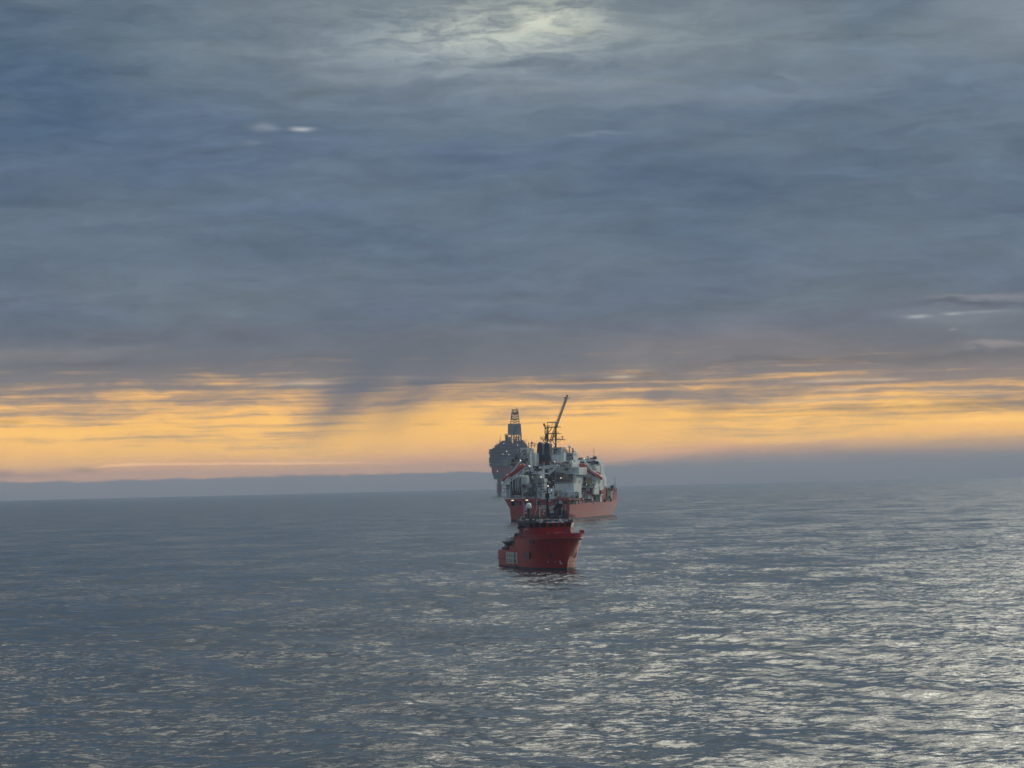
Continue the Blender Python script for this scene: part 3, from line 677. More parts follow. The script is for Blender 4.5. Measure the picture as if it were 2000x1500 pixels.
b.build_each('roof_gear', STEEL, o)
b = MB()
for px, t, bt in ((1160, 874, 898), (1158.5, 888, 898), (1163, 890, 898), (1150, 893, 898), (1169.5, 900, 912), (1173.5, 905, 930)): b.tube(F.at(px, bt, 94), F.at(px, t, 94), .11, 5)
b.build_each('aerial', STEEL, o)
o = house('deckhouse', WHITE, [(1129.5, 948.5, 1160, 966, 60, 16), (1121, 938, 1131, 972, 40, 10), (1143, 950, 1172, 958, 78, 10)], rails=(0,))
doors(o, [(1130.7, 940, 1140, 949.3, 59.8), (1139.5, 957.5, 1145.5, 964, 59.8), (1122, 944, 1125, 959, 39.8)], DGREY)
doors(o, [(1146, 958.5, 1156, 965.5, 59.7)], REDD)
b = MB(); F.box(b, 1132, 942, 1138, 947.5, 59.5, .3); b.build('window', GREY, o)
b = MB(); r = random.Random(31)
for i in range(60):
    px = r.uniform(1120, 1158); py = r.uniform(914, 966); p = F.at(px, py, 55+r.uniform(0, 3)); L = r.uniform(.4, 1.3)
    k = r.random()
    if k < .4: b.box(p.x-L*.5, p.x+L*.5, p.y, p.y+.8, p.z-L*.4, p.z+L*.4)
    elif k < .7: b.tube(p, p+Vector((0, 0, L*3)), .12, 5)
    else: b.tube(p, p+Vector((L*2.5, 0, 0)), .12, 5)
b.build_each('pipe_fitting', GREY, fo)
b = MB(); F.box(b, 1147, 936.5, 1153, 943, 58, 2); b.build('yellow_box', YELLOW, fo)
b = MB()
for px0, py0, px1, py1, a in ((1123, 943.5, 1127, 955, 36), (1121, 953, 1124, 957, 34)): F.box(b, px0, py0, px1, py1, a, 2)
b.build_each('winch', BROWN, fo)
b = MB(); b.tube(F.at(1157.5, 971.5, 86), F.at(1157.5, 955, 86), .95, 10); b.tube(F.at(1157.5, 955, 86), F.at(1157, 915, 84), .3, 6); b.build('boat_crane', WHITE, fo)
b = MB(); b.beam(F.at(1159.5, 962.5, 84), F.at(1164.5, 956, 84), .8, 1.0); b.build('boat_crane_jib', WHITE, fo)
b = MB(); F.box(b, 1160, 950, 1166, 972, 92, 4); b.build('locker', DGREY, fo)

# ---- funnels
b = MB(); F.poly(b, [(1038.5, 912), (1040.2, 906), (1049, 882), (1073.5, 882), (1075.2, 912)], 44, 9); fu = b.build('funnel', NAVY, fo)
b = MB(); F.poly(b, [(1040.1, 906.2), (1042.6, 899.5), (1075.0, 899.5), (1075.2, 906.2)], 43.9, 9.2); b.build('red_band', mat('funnel_red_band', (.17, .022, .030), .5), fu)
for x0, x1, xb0, xb1 in ((1049.3, 1058.6, 1048.7, 1059.3), (1063.2, 1073.2, 1062.6, 1073.6)):
    b = MB(); F.poly(b, [(xb0, 882.2), (x0, 869), (x0+.2, 866.3), (x0+2.6, 865), (x0+4.2, 862.8), (x0+5.8, 863.0), (x0+7.2, 865.3), (x1-.2, 866.5), (x1, 869), (xb1, 882.2)], 44.3, 7.5); b.build('exhaust_stack', NAVY, fu)
b = MB()
for i in range(12): b.beam(F.at(1059.2, 867+i*1.75, 43.6), F.at(1062.6, 867+i*1.75, 43.6), .14, .22)
for px in (1059.4, 1062.4): b.beam(F.at(px, 864.5, 43.6), F.at(px, 889, 43.6), .14, .14)
b.build('ladder', GREY, fu)
b = MB()
for px in (1048.5, 1071.5):
    for i in range(5): b.beam(F.at(px-.6, 879+i*2.3, 43.7), F.at(px+.6, 879+i*2.3, 43.7), .12, .2)
b.build_each('foothold', GREY, fu)
# ---- domes and aerials
def dome(px, py, rp, a, foot):
    p = F.at(px, py, a); r_ = (F.at(px+rp, py, a)-p).length; f = F.at(px, foot, a)
    m = MB(); m.sphere(p, r_, 16, 10, 1.12); o = m.build('satellite_dome', WHITE, fo)
    s_ = MB(); s_.tube((p.x, p.y, f.z), (p.x, p.y, p.z-r_*.8), .28, 8); s_.build('pedestal', STEEL, o)
dome(1112.3, 872.6, 2.5, 53, 885); dome(1118.6, 876.8, 2.3, 54, 884); dome(1040.8, 878.5, 2.6, 32, 886); dome(1148.4, 892.3, 2.3, 93, 898)
b = MB(); F.box(b, 1117, 880, 1121, 884, 54, 1); b.tube(F.at(1124.3, 886, 53), F.at(1124.3, 880, 53), .1); b.beam(F.at(1118, 887, 52), F.at(1125, 887, 52), .3, .25); b.beam(F.at(1118, 889.5, 52), F.at(1124, 889.5, 52), .2, .2)
for px, t in ((1099, 877), (1101, 876.5), (1103, 878), (1105.5, 876), (1109.3, 879)): b.tube(F.at(px, 885, 53), F.at(px, t, 53), .13, 5)
F.box(b, 1104.8, 878.5, 1106.6, 884, 53, .6); b.beam(F.at(1098, 878.2, 53), F.at(1103.5, 878, 53), .14, .14); b.beam(F.at(1106, 879.8, 53), F.at(1112, 879.5, 53), .14, .14); b.beam(F.at(1099, 881, 53), F.at(1103, 880.5, 53), .14, .14)
b.build('aerial', STEEL, fo)
b = MB()
b.tube(F.at(1032.4, 878, 50), F.at(1032.4, 864, 50), .22, 6); b.beam(F.at(1032.4, 866.3, 50), F.at(1048.5, 866.3, 50), .2, .25); b.beam(F.at(1032.4, 869.5, 50), F.at(1048, 869.5, 50), .15, .18); b.beam(F.at(1033, 869.3, 50), F.at(1048, 872.6, 50), .12, .14); b.beam(F.at(1033, 872.5, 50), F.at(1048, 868, 50), .12, .14)
b.tube(F.at(1038.5, 874, 50), F.at(1038, 862.5, 50), .25, 6); F.box(b, 1037.3, 863, 1040.5, 866.8, 50, .6); b.tube(F.at(1044, 874, 50), F.at(1044, 866, 50), .16, 6)
b.build('aerial_frame', STEEL, fo)
# ---- flare tower with inclined boom
ya = 66
c = lambda px, py, dy=0: F.at(px, py, ya+dy)
b = MB()
for px, dy in ((1069.6, 0), (1085.4, 0), (1069.6, 7), (1085.4, 7)): b.tube(c(px+(.4 if px < 1075 else 0), 888, dy), c(px+.3, 833, dy), .55 if px > 1075 else .5, 8)
for dy in (0, 7):
    for (xa, y0, xb, y1) in ((1070, 859, 1085.4, 859.2), (1070, 846.8, 1085.4, 846.3), (1070, 834.3, 1085.4, 834.3), (1078, 859, 1085, 870), (1078, 859.5, 1085, 847.5), (1070.5, 872, 1078, 859), (1071, 884, 1084.5, 871), (1074, 872, 1084.5, 886), (1079, 834, 1070.5, 846), (1080, 846, 1085, 858)): b.tube(c(xa, y0, dy), c(xb, y1, dy), .26, 6)
for px in (1069.8, 1085.4):
    for py in (834, 846.5, 859): b.tube(c(px, py, 0), c(px, py, 7), .25, 6)
ft = b.build('flare_tower', STEEL, fo)
b = MB()
for (xa, xb, y) in ((1056.5, 1065, 857), (1060.5, 1099.5, 859.3), (1064.5, 1091.5, 847), (1064, 1091, 834.4), (1069, 1085, 824.6)): b.box(c(xa, y).x, c(xb, y).x, ya-1.2, ya+8, c(xa, y).z-.25, c(xa, y).z+.12)
for (xa, xb, y, h) in ((1056.5, 1064.5, 857, 4), (1090, 1099.5, 859.3, 3), (1086, 1091.5, 847, 3.4), (1064.5, 1070, 847, 3.4), (1064.5, 1074, 834.4, 3), (1086, 1090.8, 834.4, 3)): b.rail([(c(xa, y).x, ya-1, c(xa, y).z), (c(xb, y).x, ya-1, c(xb, y).z)], h*.42, .10, 3, 2)
for px in (1057, 1060, 1064.3): b.tube(c(px, 860), c(px, 853.5), .16, 5)
b.tube(c(1099, 859.3), c(1098.3, 852.5), .28, 6); b.beam(c(1095.5, 852.4), c(1100.5, 852.4), .2, .25); b.tube(c(1090, 859), c(1090.2, 855), .14)
b.beam(c(1088.5, 864), c(1096, 860), .16, .16); b.beam(c(1060.5, 860.5), c(1066, 866), .5, .5)
b.tube(c(1069.4, 833), c(1069.4, 824.6), .18); b.tube(c(1078.3, 833), c(1078.3, 824.6), .18); b.tube(c(1084, 830), c(1084, 824.6), .18); b.beam(c(1069.4, 831.2), c(1076, 831.2), .14, .14)
b.build('tower_platform', STEEL, ft)
b = MB()
for px in (1064.6, 1067.0): b.tube(c(px-.3, 836), c(px+1.2, 868), .2, 5)
for i in range(9): b.beam(c(1064.6+i*.1, 838+i*3.2), c(1067.3+i*.1, 838+i*3.2), .18, .2)
F.box(b, 1065.4, 848, 1069, 856.5, ya, 1.5); F.box(b, 1063.8, 834, 1066, 838.5, ya-1, 1)
for i in range(5): F.box(b, 1086.5, 848+i*2.4, 1087.6, 849.2+i*2.4, ya-.5, .6)
b.build('stair_cage', DGREY, ft)
b = MB(); b.beam(c(1061.8, 827), c(1064.2, 833), .5, 1.1); b.beam(c(1063.2, 831.5), c(1065.6, 832.2), .5, .9); b.build('warning_horn', BOATRED, ft)
# boom
b = MB()
A0 = [c(1071.2, 867, 1), c(1074.5, 868, 1), c(1071.2, 867, 4), c(1074.5, 868, 4)]
A1 = [c(1105.2, 777.5, 1), c(1107.6, 778, 1), c(1105.2, 777.5, 3), c(1107.6, 778, 3)]
mid = .35
b.lattice([A0[0], A0[1], A0[3], A0[2]], [A1[0], A1[1], A1[3], A1[2]], 0, 24, .24, .11)
b.tube(A0[1].lerp(A1[1], .38), A1[1], .42, 6)
fb = b.build('flare_boom', STEEL, ft)
b = MB(); b.tube(A0[0].lerp(A1[0], .35)+Vector((.9, -.4, .6)), A1[0]+Vector((.9, -.4, .2)), .42, 6); b.build('flare_pipe', WHITE, fb)
b = MB(); b.tube(c(1107.3, 778, 2), c(1107.6, 773.5, 2), .35, 8); b.tube(c(1107.6, 774, 2), c(1107.7, 771.6, 2), .75, 8); b.box(c(1101, 777).x, c(1111, 777).x, ya+1, ya+4, c(1106, 777).z-.2, c(1106, 777).z+.1); b.beam(c(1102.3, 776), c(1102.6, 781), .2, .2); b.beam(c(1101, 776.4), c(1104.5, 776), .3, .3); b.tube(c(1104.5, 775), c(1104.8, 779), .3)
b.build('flare_tip', BLACK, fb)
b = MB()
for i in range(22):
    p = A0[0].lerp(A1[0], .36+i*.028); b.tube(p, p+Vector((-1.2, 0, .7)), .10, 4)
b.build_each('boom_rail', STEEL, fb)

# ---- ramps for the lifeboats and their davit arms
def ramp(name, lo, hi_, plo, phi, arm, a, posts):
    b = MB()
    for dy in (0, 3.4):
        b.beam(F.at(*lo, a+dy), F.at(*hi_, a+dy), .35, .75)
        b.beam(F.at(*plo, a+dy), F.at(*phi, a+dy), .3, .6)
        n = 7
        for i in range(n):
            t0 = i/n; t1 = (i+1)/n
            u0, u1 = F.at(*lo, a+dy).lerp(F.at(*hi_, a+dy), t0), F.at(*lo, a+dy).lerp(F.at(*hi_, a+dy), t1); l0, l1 = F.at(*plo, a+dy).lerp(F.at(*phi, a+dy), t0), F.at(*plo, a+dy).lerp(F.at(*phi, a+dy), t1)
            b.beam(u0, l0, .16, .16); b.beam(u0 if i % 2 else l0, l1 if i % 2 else u1, .14, .14)
        for p, q_ in posts: b.beam(F.at(*p, a+dy), F.at(*q_, a+dy), .35, .35)
    for i in range(8): t0 = i/7; p = F.at(*lo, a).lerp(F.at(*hi_, a), t0); b.beam(p, p+Vector((0, 3.4, 0)), .2, .2)
    o = b.build(name, WHITE, fo)
    g = MB()
    for dy in (-.6, 4): g.beam(F.at(arm[0], arm[1], a+dy), F.at(arm[2], arm[3], a+dy), .55, 1.1)
    g.build('davit_arm', WHITE, o)
    return o
ramp('lifeboat_ramp', (982, 946), (1025, 914), (984, 949), (1028, 919), (984, 944, 1016.5, 900), 5, [((1001, 938), (1001, 930)), ((1023, 922), (1023, 914.5)), ((1019, 929), (1030, 919))])
ramp('lifeboat_ramp', (1172, 940.5), (1130, 910.5), (1172, 945), (1131, 918), (1172, 939, 1137.5, 896), 62, [((1147, 970), (1147, 922)), ((1157, 958), (1157, 930)), ((1139, 934), (1139, 917)), ((1169, 955), (1169, 940))])
b = MB(); b.box(F.at(979, 946, 5).x, F.at(984, 946, 5).x, 5, 8, F.at(980, 946.8, 5).z, F.at(980, 945.8, 5).z); b.build('green_fender', GREEN, fo)
# ---- the two free fall lifeboats themselves
def lifeboat(a, lo, hi_, label):
    p, q_ = F.at(*lo, a), F.at(*hi_, a)
    d = (q_-p); L = d.length; d.normalize(); side = Vector((0, 1, 0)); upv = d.cross(side) if d.x > 0 else side.cross(d)
    if upv.z < 0: upv = -upv
    rings = []
    for t, wy, hz, off in ((0, .25, .3, -.1), (.03, .9, .9, 0), (.09, 1.35, 1.35, .05), (.2, 1.6, 1.6, .1), (.5, 1.7, 1.7, .15), (.72, 1.7, 1.75, .2), (.88, 1.6, 1.7, .2), (.97, 1.3, 1.4, .2), (1, .7, .8, .2)):
        c0 = p+d*(t*L)+upv*off; n = 18
        rings.append([c0+side*(wy*math.cos(2*math.pi*i/n))+upv*(hz*math.sin(2*math.pi*i/n)*(1 if math.sin(2*math.pi*i/n) > 0 else .85)) for i in range(n)])
    mid_ = F.M @ ((p+q_)/2)
    o = thing('lifeboat', mid_, label, 'lifeboat', -R_(13.8), group='free fall lifeboats on the production vessel')
    inv = o.matrix_basis.inverted() if False else (Matrix.Translation(mid_) @ Matrix.Rotation(-R_(13.8), 4, 'Z')).inverted()
    T_ = inv @ F.M
    m = MB(); m.loft([[T_ @ v for v in r] for r in rings], close=True); m.build('hull', BOATRED, o)
    k = MB(); c0 = p+d*(L*.80)+upv*1.75
    k.obox(T_ @ c0, (T_.to_3x3() @ d)*1.6, (T_.to_3x3() @ side)*.9, (T_.to_3x3() @ upv)*.55); kk = k.build('steering_cupola', BOATRED, o)
    k = MB(); k.obox(T_ @ (c0-d*1.55+upv*.12), (T_.to_3x3() @ d)*.12, (T_.to_3x3() @ side)*.7, (T_.to_3x3() @ upv)*.25); k.build('window', GLASS, kk)
    k = MB(); k.obox(T_ @ (p+d*(L*.5)+upv*-.2-side*1.66), (T_.to_3x3() @ d)*(L*.36), (T_.to_3x3() @ side)*.12, (T_.to_3x3() @ upv)*.12); k.build('rubbing_strake', DGREY, o)
    return o
lifeboat(5.7, (980, 939.5), (1025, 908.5), 'orange red enclosed lifeboat sloping down beside the dark hose reels on the vessel')
lifeboat(62.7, (1176.5, 936), (1131, 907.5), 'orange red enclosed lifeboat sloping down beside the bridge of the production vessel')
# ---- fittings on the house fronts : pipes, boxes, louvres, ladders, deck edges
r = random.Random(100)
def fittings(px0, py0, px1, py1, a, n, mats=None, big=1.0):
    for i in range(int(n*1.5)):
        px, py = r.uniform(px0, px1), r.uniform(py0, py1); p = F.at(px, py, a); b = MB(); k = r.random(); y = a-r.uniform(.1, .8)
        if k < .45: w_, h_ = r.uniform(.25, 1.3)*big, r.uniform(.25, 1.2)*big; b.box(p.x-w_, p.x+w_, y, y+1.2, p.z-h_, p.z+h_); nm = 'wall_fitting'
        elif k < .7: h_ = r.uniform(1.5, 5); b.tube((p.x, y, p.z-h_/2), (p.x, y, p.z+h_/2), r.uniform(.1, .25), 6); nm = 'pipe'
        elif k < .9: h_ = r.uniform(1.5, 5); b.tube((p.x-h_/2, y, p.z), (p.x+h_/2, y, p.z), r.uniform(.1, .22), 6); nm = 'pipe'
        else: h_ = r.uniform(1, 2.5); b.beam((p.x-h_, y, p.z-h_), (p.x+h_, y, p.z+h_), .2, .2); nm = 'brace'
        b.build(nm, r.choice(mats or (DGREY, DGREY, STEEL, GREY, BROWN, WHITE)), fo)
fittings(1019, 889, 1035, 914, 23.4, 14); fittings(1041, 938, 1063, 971, 4.4, 14); fittings(1065, 916, 1083, 958, 17, 16, (DGREY, GREY, STEEL, BROWN)); fittings(1085, 915, 1119, 943, 31, 22)
fittings(1077, 903, 1117, 912, 39, 12); fittings(1101, 886, 1119, 911, 50.5, 14); fittings(1123, 904, 1160, 914, 91, 9); fittings(1122, 916, 1170, 942, 79, 26); fittings(1124, 942, 1160, 971, 38, 22, (DGREY, STEEL, GREY, BROWN)); fittings(997, 876, 1016, 914, 19, 14, (DGREY, GREY, STEEL, BROWN))
fittings(1022, 945, 1046, 972, 4.5, 16, (DGREY, GREY, STEEL)); fittings(1085, 957, 1131, 972, 5, 14, (GREY, BROWN, DGREY, CREAM), .8); fittings(1020, 915, 1042, 928, 21, 10, (DGREY, GREY, WHITE)); fittings(1160, 952, 1175, 972, 90, 8, (DGREY, STEEL, REDD))
fittings(1167, 950, 1203, 974, 118, 12, (DGREY, REDD, GREY, STEEL)); fittings(1100, 978, 1160, 986, 14, 14, (GREY, STEEL, WHITE), .8)
for (pa, pb, py, a) in ((1017, 1044, 914.8, 22.5), (1074, 1131, 912.6, 33), (1067, 1126, 926, 31), (1119, 1164, 909.6, 78.5), (1121, 1163, 922, 78.6), (1120, 1163, 931, 78.6), (1100, 1123, 899, 50), (1018, 1036, 895, 23.4), (995, 1017, 904, 19.5)):
    b = MB(); x0, z = F.xz(pa, py, a); x1 = F.xz(pb, py, a)[0]; b.box(x0, x1, a-.9, a+.4, z-.14, z+.14); o = b.build('deck_edge', WHITE, fo)
    b = MB(); b.rail([(x0, a-.8, z+.14), (x1, a-.8, z+.14)], 1.2, .05, 1.8); b.build('handrail', GREY, o)
# ---- lamps that are lit
for px, py, a, r_, m in ((1016.5, 899.3, 4, .62, LAMPW), (1033.4, 909.6, 4.5, .55, LAMPC), (1035, 911.3, 4.5, .45, LAMPC), (1038.4, 903, 28, .45, LAMPW), (1056.6, 931.6, 2.6, .62, LAMPW), (1039.6, 931.6, 2.8, .3, LAMPW), (1095.4, 933.6, 25.5, .55, LAMPW), (1083.6, 901.9, 37.5, .42, LAMPC), (1118, 900.9, 49, .5, LAMPW), (1121.8, 908.1, 49, .4, LAMPC), (1141.3, 896, 91, .5, LAMPW), (1145.7, 945.8, 57, .62, LAMPW), (1144.4, 943.8, 57, .4, LAMPW), (1124.4, 950, 33, .5, LAMPW), (1080.8, 951, 14, .3, LAMPW), (1077.6, 957.3, -1.3, .4, LAMPC), (1163.4, 912.6, 90, .42, LAMPC), (1172.2, 911, 95, .3, LAMPC), (1104, 906.2, 39, .28, LAMPW), (1135, 985.5-5, 24, .25, LAMPW), (1139, 974.5, 50, .3, LAMPC), (990.8, 927, 4, .3, LAMPC), (1024.5, 970.7, 1, .22, LAMPW)):
    F.lamp(px, py, a, r_*.52, m)

# ================================================================== standby vessel, bow towards us
G = Frame('standby_vessel', 1060, 1108, 680, math.pi+R_(16), 'small bright red standby vessel with its bow towards the viewer, nearest of the craft', 'standby vessel')
go = G.o
def sv_hull():
    # y, half beam water, half beam deck, deck z, keel offset
    secs = [(-23, 6.35, 6.5, 4.3), (-20, 6.6, 6.75, 4.3), (-9.2, 6.7, 6.8, 4.4), (-9.0, 6.7, 6.8, 5.7), (-4.7, 6.7, 6.8, 5.9), (-4.5, 6.7, 6.8, 8.0), (3, 6.6, 6.85, 8.2), (9, 6.3, 6.85, 8.35), (14, 5.3, 6.75, 8.5), (18, 3.8, 6.3, 8.6), (21, 2.2, 5.2, 8.7), (23, .75, 3.6, 8.75), (24.2, .25, 2.0, 8.8), (25.0, .06, .3, 8.8)]
    rings = []
    for y, bw, bd, z in secs:
        pr = [(bd, z), (bw+(bd-bw)*.80, z*.80), (bw+(bd-bw)*.47, z*.55), (bw+(bd-bw)*.18, z*.28), (bw, .5), (bw*.95, -3)]
        rk = max(0, y-14)/11                                 # raked stem
        rings.append([Vector((x, y-(1-max(h, 0)/z)*rk*1.9, h)) for x, h in pr] + [Vector((-x, y-(1-max(h, 0)/z)*rk*1.9, h)) for x, h in reversed(pr)])
    m = MB(); m.loft(rings, close=True)
    o = m.build('hull', [REDB, BOOT], go)
    b = bmesh.new(); b.from_mesh(o.data)
    bmesh.ops.bisect_plane(b, geom=b.verts[:]+b.edges[:]+b.faces[:], plane_co=(0, 0, .55), plane_no=(0, 0, 1))
    for f in b.faces: f.material_index = 1 if f.calc_center_median().z < .55 and abs(f.normal.z) < .9 else 0
    b.to_mesh(o.data); b.free()
    return o
sh = sv_hull()
def outline(z, k=1.0, y0=-4.4):
    pts = [(6.8, y0), (6.85, 3), (6.87, 9), (6.8, 14), (6.4, 18), (5.4, 21), (3.9, 23.1), (2.2, 24.5), (.5, 25.2)]
    pts = [(x*k, y) for x, y in pts]; return [Vector((x, y, z)) for x, y in pts] + [Vector((-x, y, z)) for x, y in reversed(pts)]
def bulwark():
    zs = lambda p: 8.0+(p.y+4.4)/29*.8
    lo = outline(0, .997, 1.5); w = MB()
    top = [Vector((p.x*1.03, p.y+.25*(p.y > 15), zs(p)+1.15*min(1, (p.y-1.5)/4+.25))) for p in lo]
    lo = [Vector((p.x, p.y, zs(p)-.15)) for p in lo]
    lo2 = [Vector((p.x*.965, p.y-.25*(p.y > 15), p.z)) for p in lo]; top2 = [Vector((p.x*.965, p.y-.25*(p.y > 15), p.z)) for p in top]
    n = len(lo)
    w.loft([lo, top, top2, lo2], capa=False, capb=False)
    o = w.build('bulwark', REDB, go)
    k = MB()
    for a, b in zip(lo, lo[1:]): k.tube(a*1.004, b*1.004, .11, 6)
    k.build('rubbing_strake', REDB, o)
    c = MB(); c.box(-5.6, -4.6, 20.6, 21.6, 9.6, 10.7); c.box(4.8, 5.4, 9, 9.8, 9.2, 10.2); c.build_each('bow_fairlead', REDB, o)
    d = MB(); d.box(-.8, 1.2, 20, 21, 9, 10.3); d.box(1.6, 2.6, 20.5, 21.3, 9, 10.2); d.box(3, 3.9, 17.5, 18.3, 9, 10.3); d.build_each('anchor_windlass', REDD, o)
    return o
bulwark()
dk = MB(); dk.loft([outline(8.05, .975), outline(8.15, .975)], close=True, smooth=False); dk.build('foredeck', REDD, go)
# marks and openings on the starboard side
def on_side(name, px0, py0, px1, py1, m, th=.06, x=None):
    p = G.atx(px0, (py0+py1)/2, 6.75 if x is None else x); q_ = G.atx(px1, (py0+py1)/2, 6.75 if x is None else x)
    zt = G.atx((px0+px1)/2, py0, 6.75).z; zb = G.atx((px0+px1)/2, py1, 6.75).z
    b = MB(); b.box(6.60, (6.84 if x is None else x)+th, p.y, q_.y, zb, zt); return b.build(name, m, sh), (p.y, q_.y, zb, zt)
o, e = on_side('rescue_zone_panel', 989.5, 1078.5, 1010.5, 1101, mat('rescue_zone_white', (.52, .56, .50), .5, streak=((.2, .22, .2), .6)), .05)
b = MB()
for i in range(5): 
    y = e[0]+(e[1]-e[0])*(i+.7)/5.6; b.box(6.88, 6.93, y-.05, y+.05, e[2], e[3])
for k in (.18, .32, .7): b.box(6.88, 6.93, e[0]+.3, e[1]-.3, e[2]+(e[3]-e[2])*k-.06, e[2]+(e[3]-e[2])*k+.06)
b.box(6.86, 7.0, e[0]+(e[1]-e[0])*.80, e[0]+(e[1]-e[0])*.87, -.6, e[3]); b.build('scramble_net', STEEL, o)
on_side('side_opening', 1034.5, 1052.5, 1041, 1061.5, BLACK, .02)
b, e = on_side('thruster_mark', 1021.5, 1078.5, 1034, 1090.5, mat('faded_mark_paint', (.12, .075, .09), .5), .015)
for a in ((1033.5, 1067.6, 1036.5, 1068.6), (1042.5, 1068, 1045.5, 1069)): on_side('scupper', *a, BLACK, .02)
def bow_patch(name, px, py, w_, h_, m, outline_pts):
    """a flat mark laid on the bow plating where the ray of the photo meets the hull"""
    dg = sh.data
    from mathutils.bvhtree import BVHTree
    t = BVHTree.FromPolygons([v.co for v in dg.vertices], [p.vertices[:] for p in dg.polygons])
    c_ = G.c; r_ = (G.I.to_3x3() @ ray(px, py)).normalized()
    h, nrm, _, _ = t.ray_cast(c_, r_)
    if h is None: return
    if nrm.dot(r_) > 0: nrm = -nrm
    ax = Vector((0, 0, 1)).cross(nrm).normalized(); ay = nrm.cross(ax)
    m_ = MB(); pts = [h+nrm*.03+ax*(u*w_)+ay*(v*h_) for u, v in outline_pts]; n = len(pts)
    back = [p-nrm*.05 for p in pts]
    m_._add(pts+back, [tuple(range(n)), tuple(range(2*n-1, n-1, -1))]+[(i, (i+1) % n, n+(i+1) % n, n+i) for i in range(n)])
    m_.build(name, m, sh)
SQ = [(-.5, -.5), (.5, -.5), (.5, .5), (-.5, .5)]
bow_patch('thruster_mark', 1076.5, 1084.5, 1.3, 1.2, mat('faded_mark_paint_bow', (.085, .05, .075), .5), SQ)
bow_patch('bulb_mark', 1096, 1098.5, .9, .9, WHITE, [(-.5, .6), (-.15, .5), (-.15, 0), (.5, -.3), (.4, -.6), (-.35, -.55), (-.5, .1)])
bow_patch('bulb_mark', 1109.5, 1098, .8, .9, WHITE, [(.45, .6), (.6, .2), (.1, -.1), (-.3, -.6), (-.5, -.5), (-.1, .1), (.2, .2)])
for px, py in ((1070.5, 1097), (1084, 1097.3)): bow_patch('draught_mark', px, py, .22, .3, WHITE, SQ)
bow_patch('anchor_pocket', 1123, 1084.5, 1.5, 1.7, BLACK, [(-.6, -.45), (.5, -.5), (.5, .6), (.15, .45), (-.1, 0)])
# ---- wheelhouse
def plan(z, k, pts): return [Vector((x*k, 4+(y-4)*k, z)) for x, y in pts]
WP = [(5.9, -3), (6.1, 8.5), (4.4, 12.6), (2.6, 14.2), (-4.1, 14.2), (-5.6, 11.8), (-5.9, -3)]
b = MB(); b.loft([plan(8.1, .97, WP), plan(11.6, .99, WP), plan(12.3, 1.03, WP), plan(13.1, 1.05, WP)], close=True, smooth=False); wh = b.build('wheelhouse', REDB, go)
b = MB(); b.loft([plan(12.75, 1.085, WP), plan(13.6, 1.085, WP)], close=True, smooth=False); ro = b.build('roof', DGREY, wh)
b = MB(); b.loft([plan(13.6, 1.06, WP), plan(13.62, 1.06, WP)], close=True, smooth=False)
rp = plan(13.6, 1.07, WP); b.rail(rp+[rp[0]], 1.1, .045, 1.3, 3); b.build('handrail', STEEL, ro)
# windows face by face, between corner posts
rl, ru = plan(11.5, .99, WP), plan(12.7, 1.043, WP)
for i, n in ((0, 6), (1, 2), (2, 1), (3, 4), (4, 2), (5, 3)):
    a0, a1, b0, b1 = rl[i], rl[i+1], ru[i], ru[i+1]
    nrm = (a1-a0).cross(b0-a0).normalized()
    if nrm.dot(a0-Vector((0, 4, 11.5))) < 0: nrm = -nrm
    for k in range(n):
        t0, t1 = (k+.12)/n, (k+.88)/n
        P4 = [a0.lerp(a1, t0), a0.lerp(a1, t1), b0.lerp(b1, t1), b0.lerp(b1, t0)]
        m = MB(); m._add([p+nrm*.06 for p in P4]+[p-nrm*.06 for p in P4], [(0, 1, 2, 3), (7, 6, 5, 4), (0, 4, 5, 1), (1, 5, 6, 2), (2, 6, 7, 3), (3, 7, 4, 0)]); m.build('window', GLASS, wh)
def sv_lit(px0, px1, py, y, m=WHITE, h=.28):
    p, q_ = G.at(px0, py, y), G.at(px1, py, y); b = MB(); b.box(p.x, q_.x, y, y+.3, p.z-h/2, p.z+h/2); b.build('painted_light_strip', m, ro)  # white strips painted in for the bright lights along the bridge front
for a in ((1053, 1058, 1020), (1067, 1074.5, 1020.2), (1075.2, 1092, 1020.2), (1055, 1060.5, 1017.3), (1026.5, 1032.5, 1015), (1077, 1083, 1018.3), (1103, 1108.5, 1016.8)): sv_lit(*a, 15.2)
b = MB(); b.beam(G.at(1092.5, 1014.5, 15.3), G.at(1100.5, 1020.5, 15.3), .3, .7); b.build('fire_monitor', WHITE, ro)
b = MB(); b.beam(G.at(1015.5, 1017.5, 8), G.at(1020, 1009, 8), .3, .5); G.box(b, 1016, 1015.5, 1021, 1017.6, 8, 1); b.build('searchlight', GREY, ro)
b = MB(); G.box(b, 1047, 1014.5, 1053, 1018.5, 14.9, .6); b.build('air_box', GREY, ro)
b = MB(); y = 14.3
for px0, py0, px1, py1 in ((1025, 1033.8, 1028, 1034.6), (1030, 1034.2, 1032.5, 1034.9), (1023, 1036.5, 1025.5, 1037.2)): 
    p, q_ = G.atx(px0, py0, 6.08), G.atx(px1, py1, 6.08); b.box(6.0, 6.2, p.y, q_.y, p.z-.1, p.z+.1)
b.build_each('side_lamp', WHITE, wh)
b = MB(); G.box(b, 1094, 1034, 1106, 1040, 13, .8); b.build('breakwater', REDD, go)
b = MB(); pz = G.at(1111, 1040, 20); b.tube((pz.x, 20, 8.6), (pz.x, 20, 11.5), .06); b.tube((pz.x-.3, 20, 8.6), (pz.x-.3, 20, 11.5), .05); b.build('jackstaff', STEEL, go)
b = MB(); p = G.at(1105.5, 1036, 15); b.sphere(p, .35); b.tube(p, p+Vector((0, 0, -2)), .1); b.beam(p+Vector((-.7, 0, .1)), p+Vector((.7, 0, .1)), .2, .2); b.build('capstan', STEEL, go)
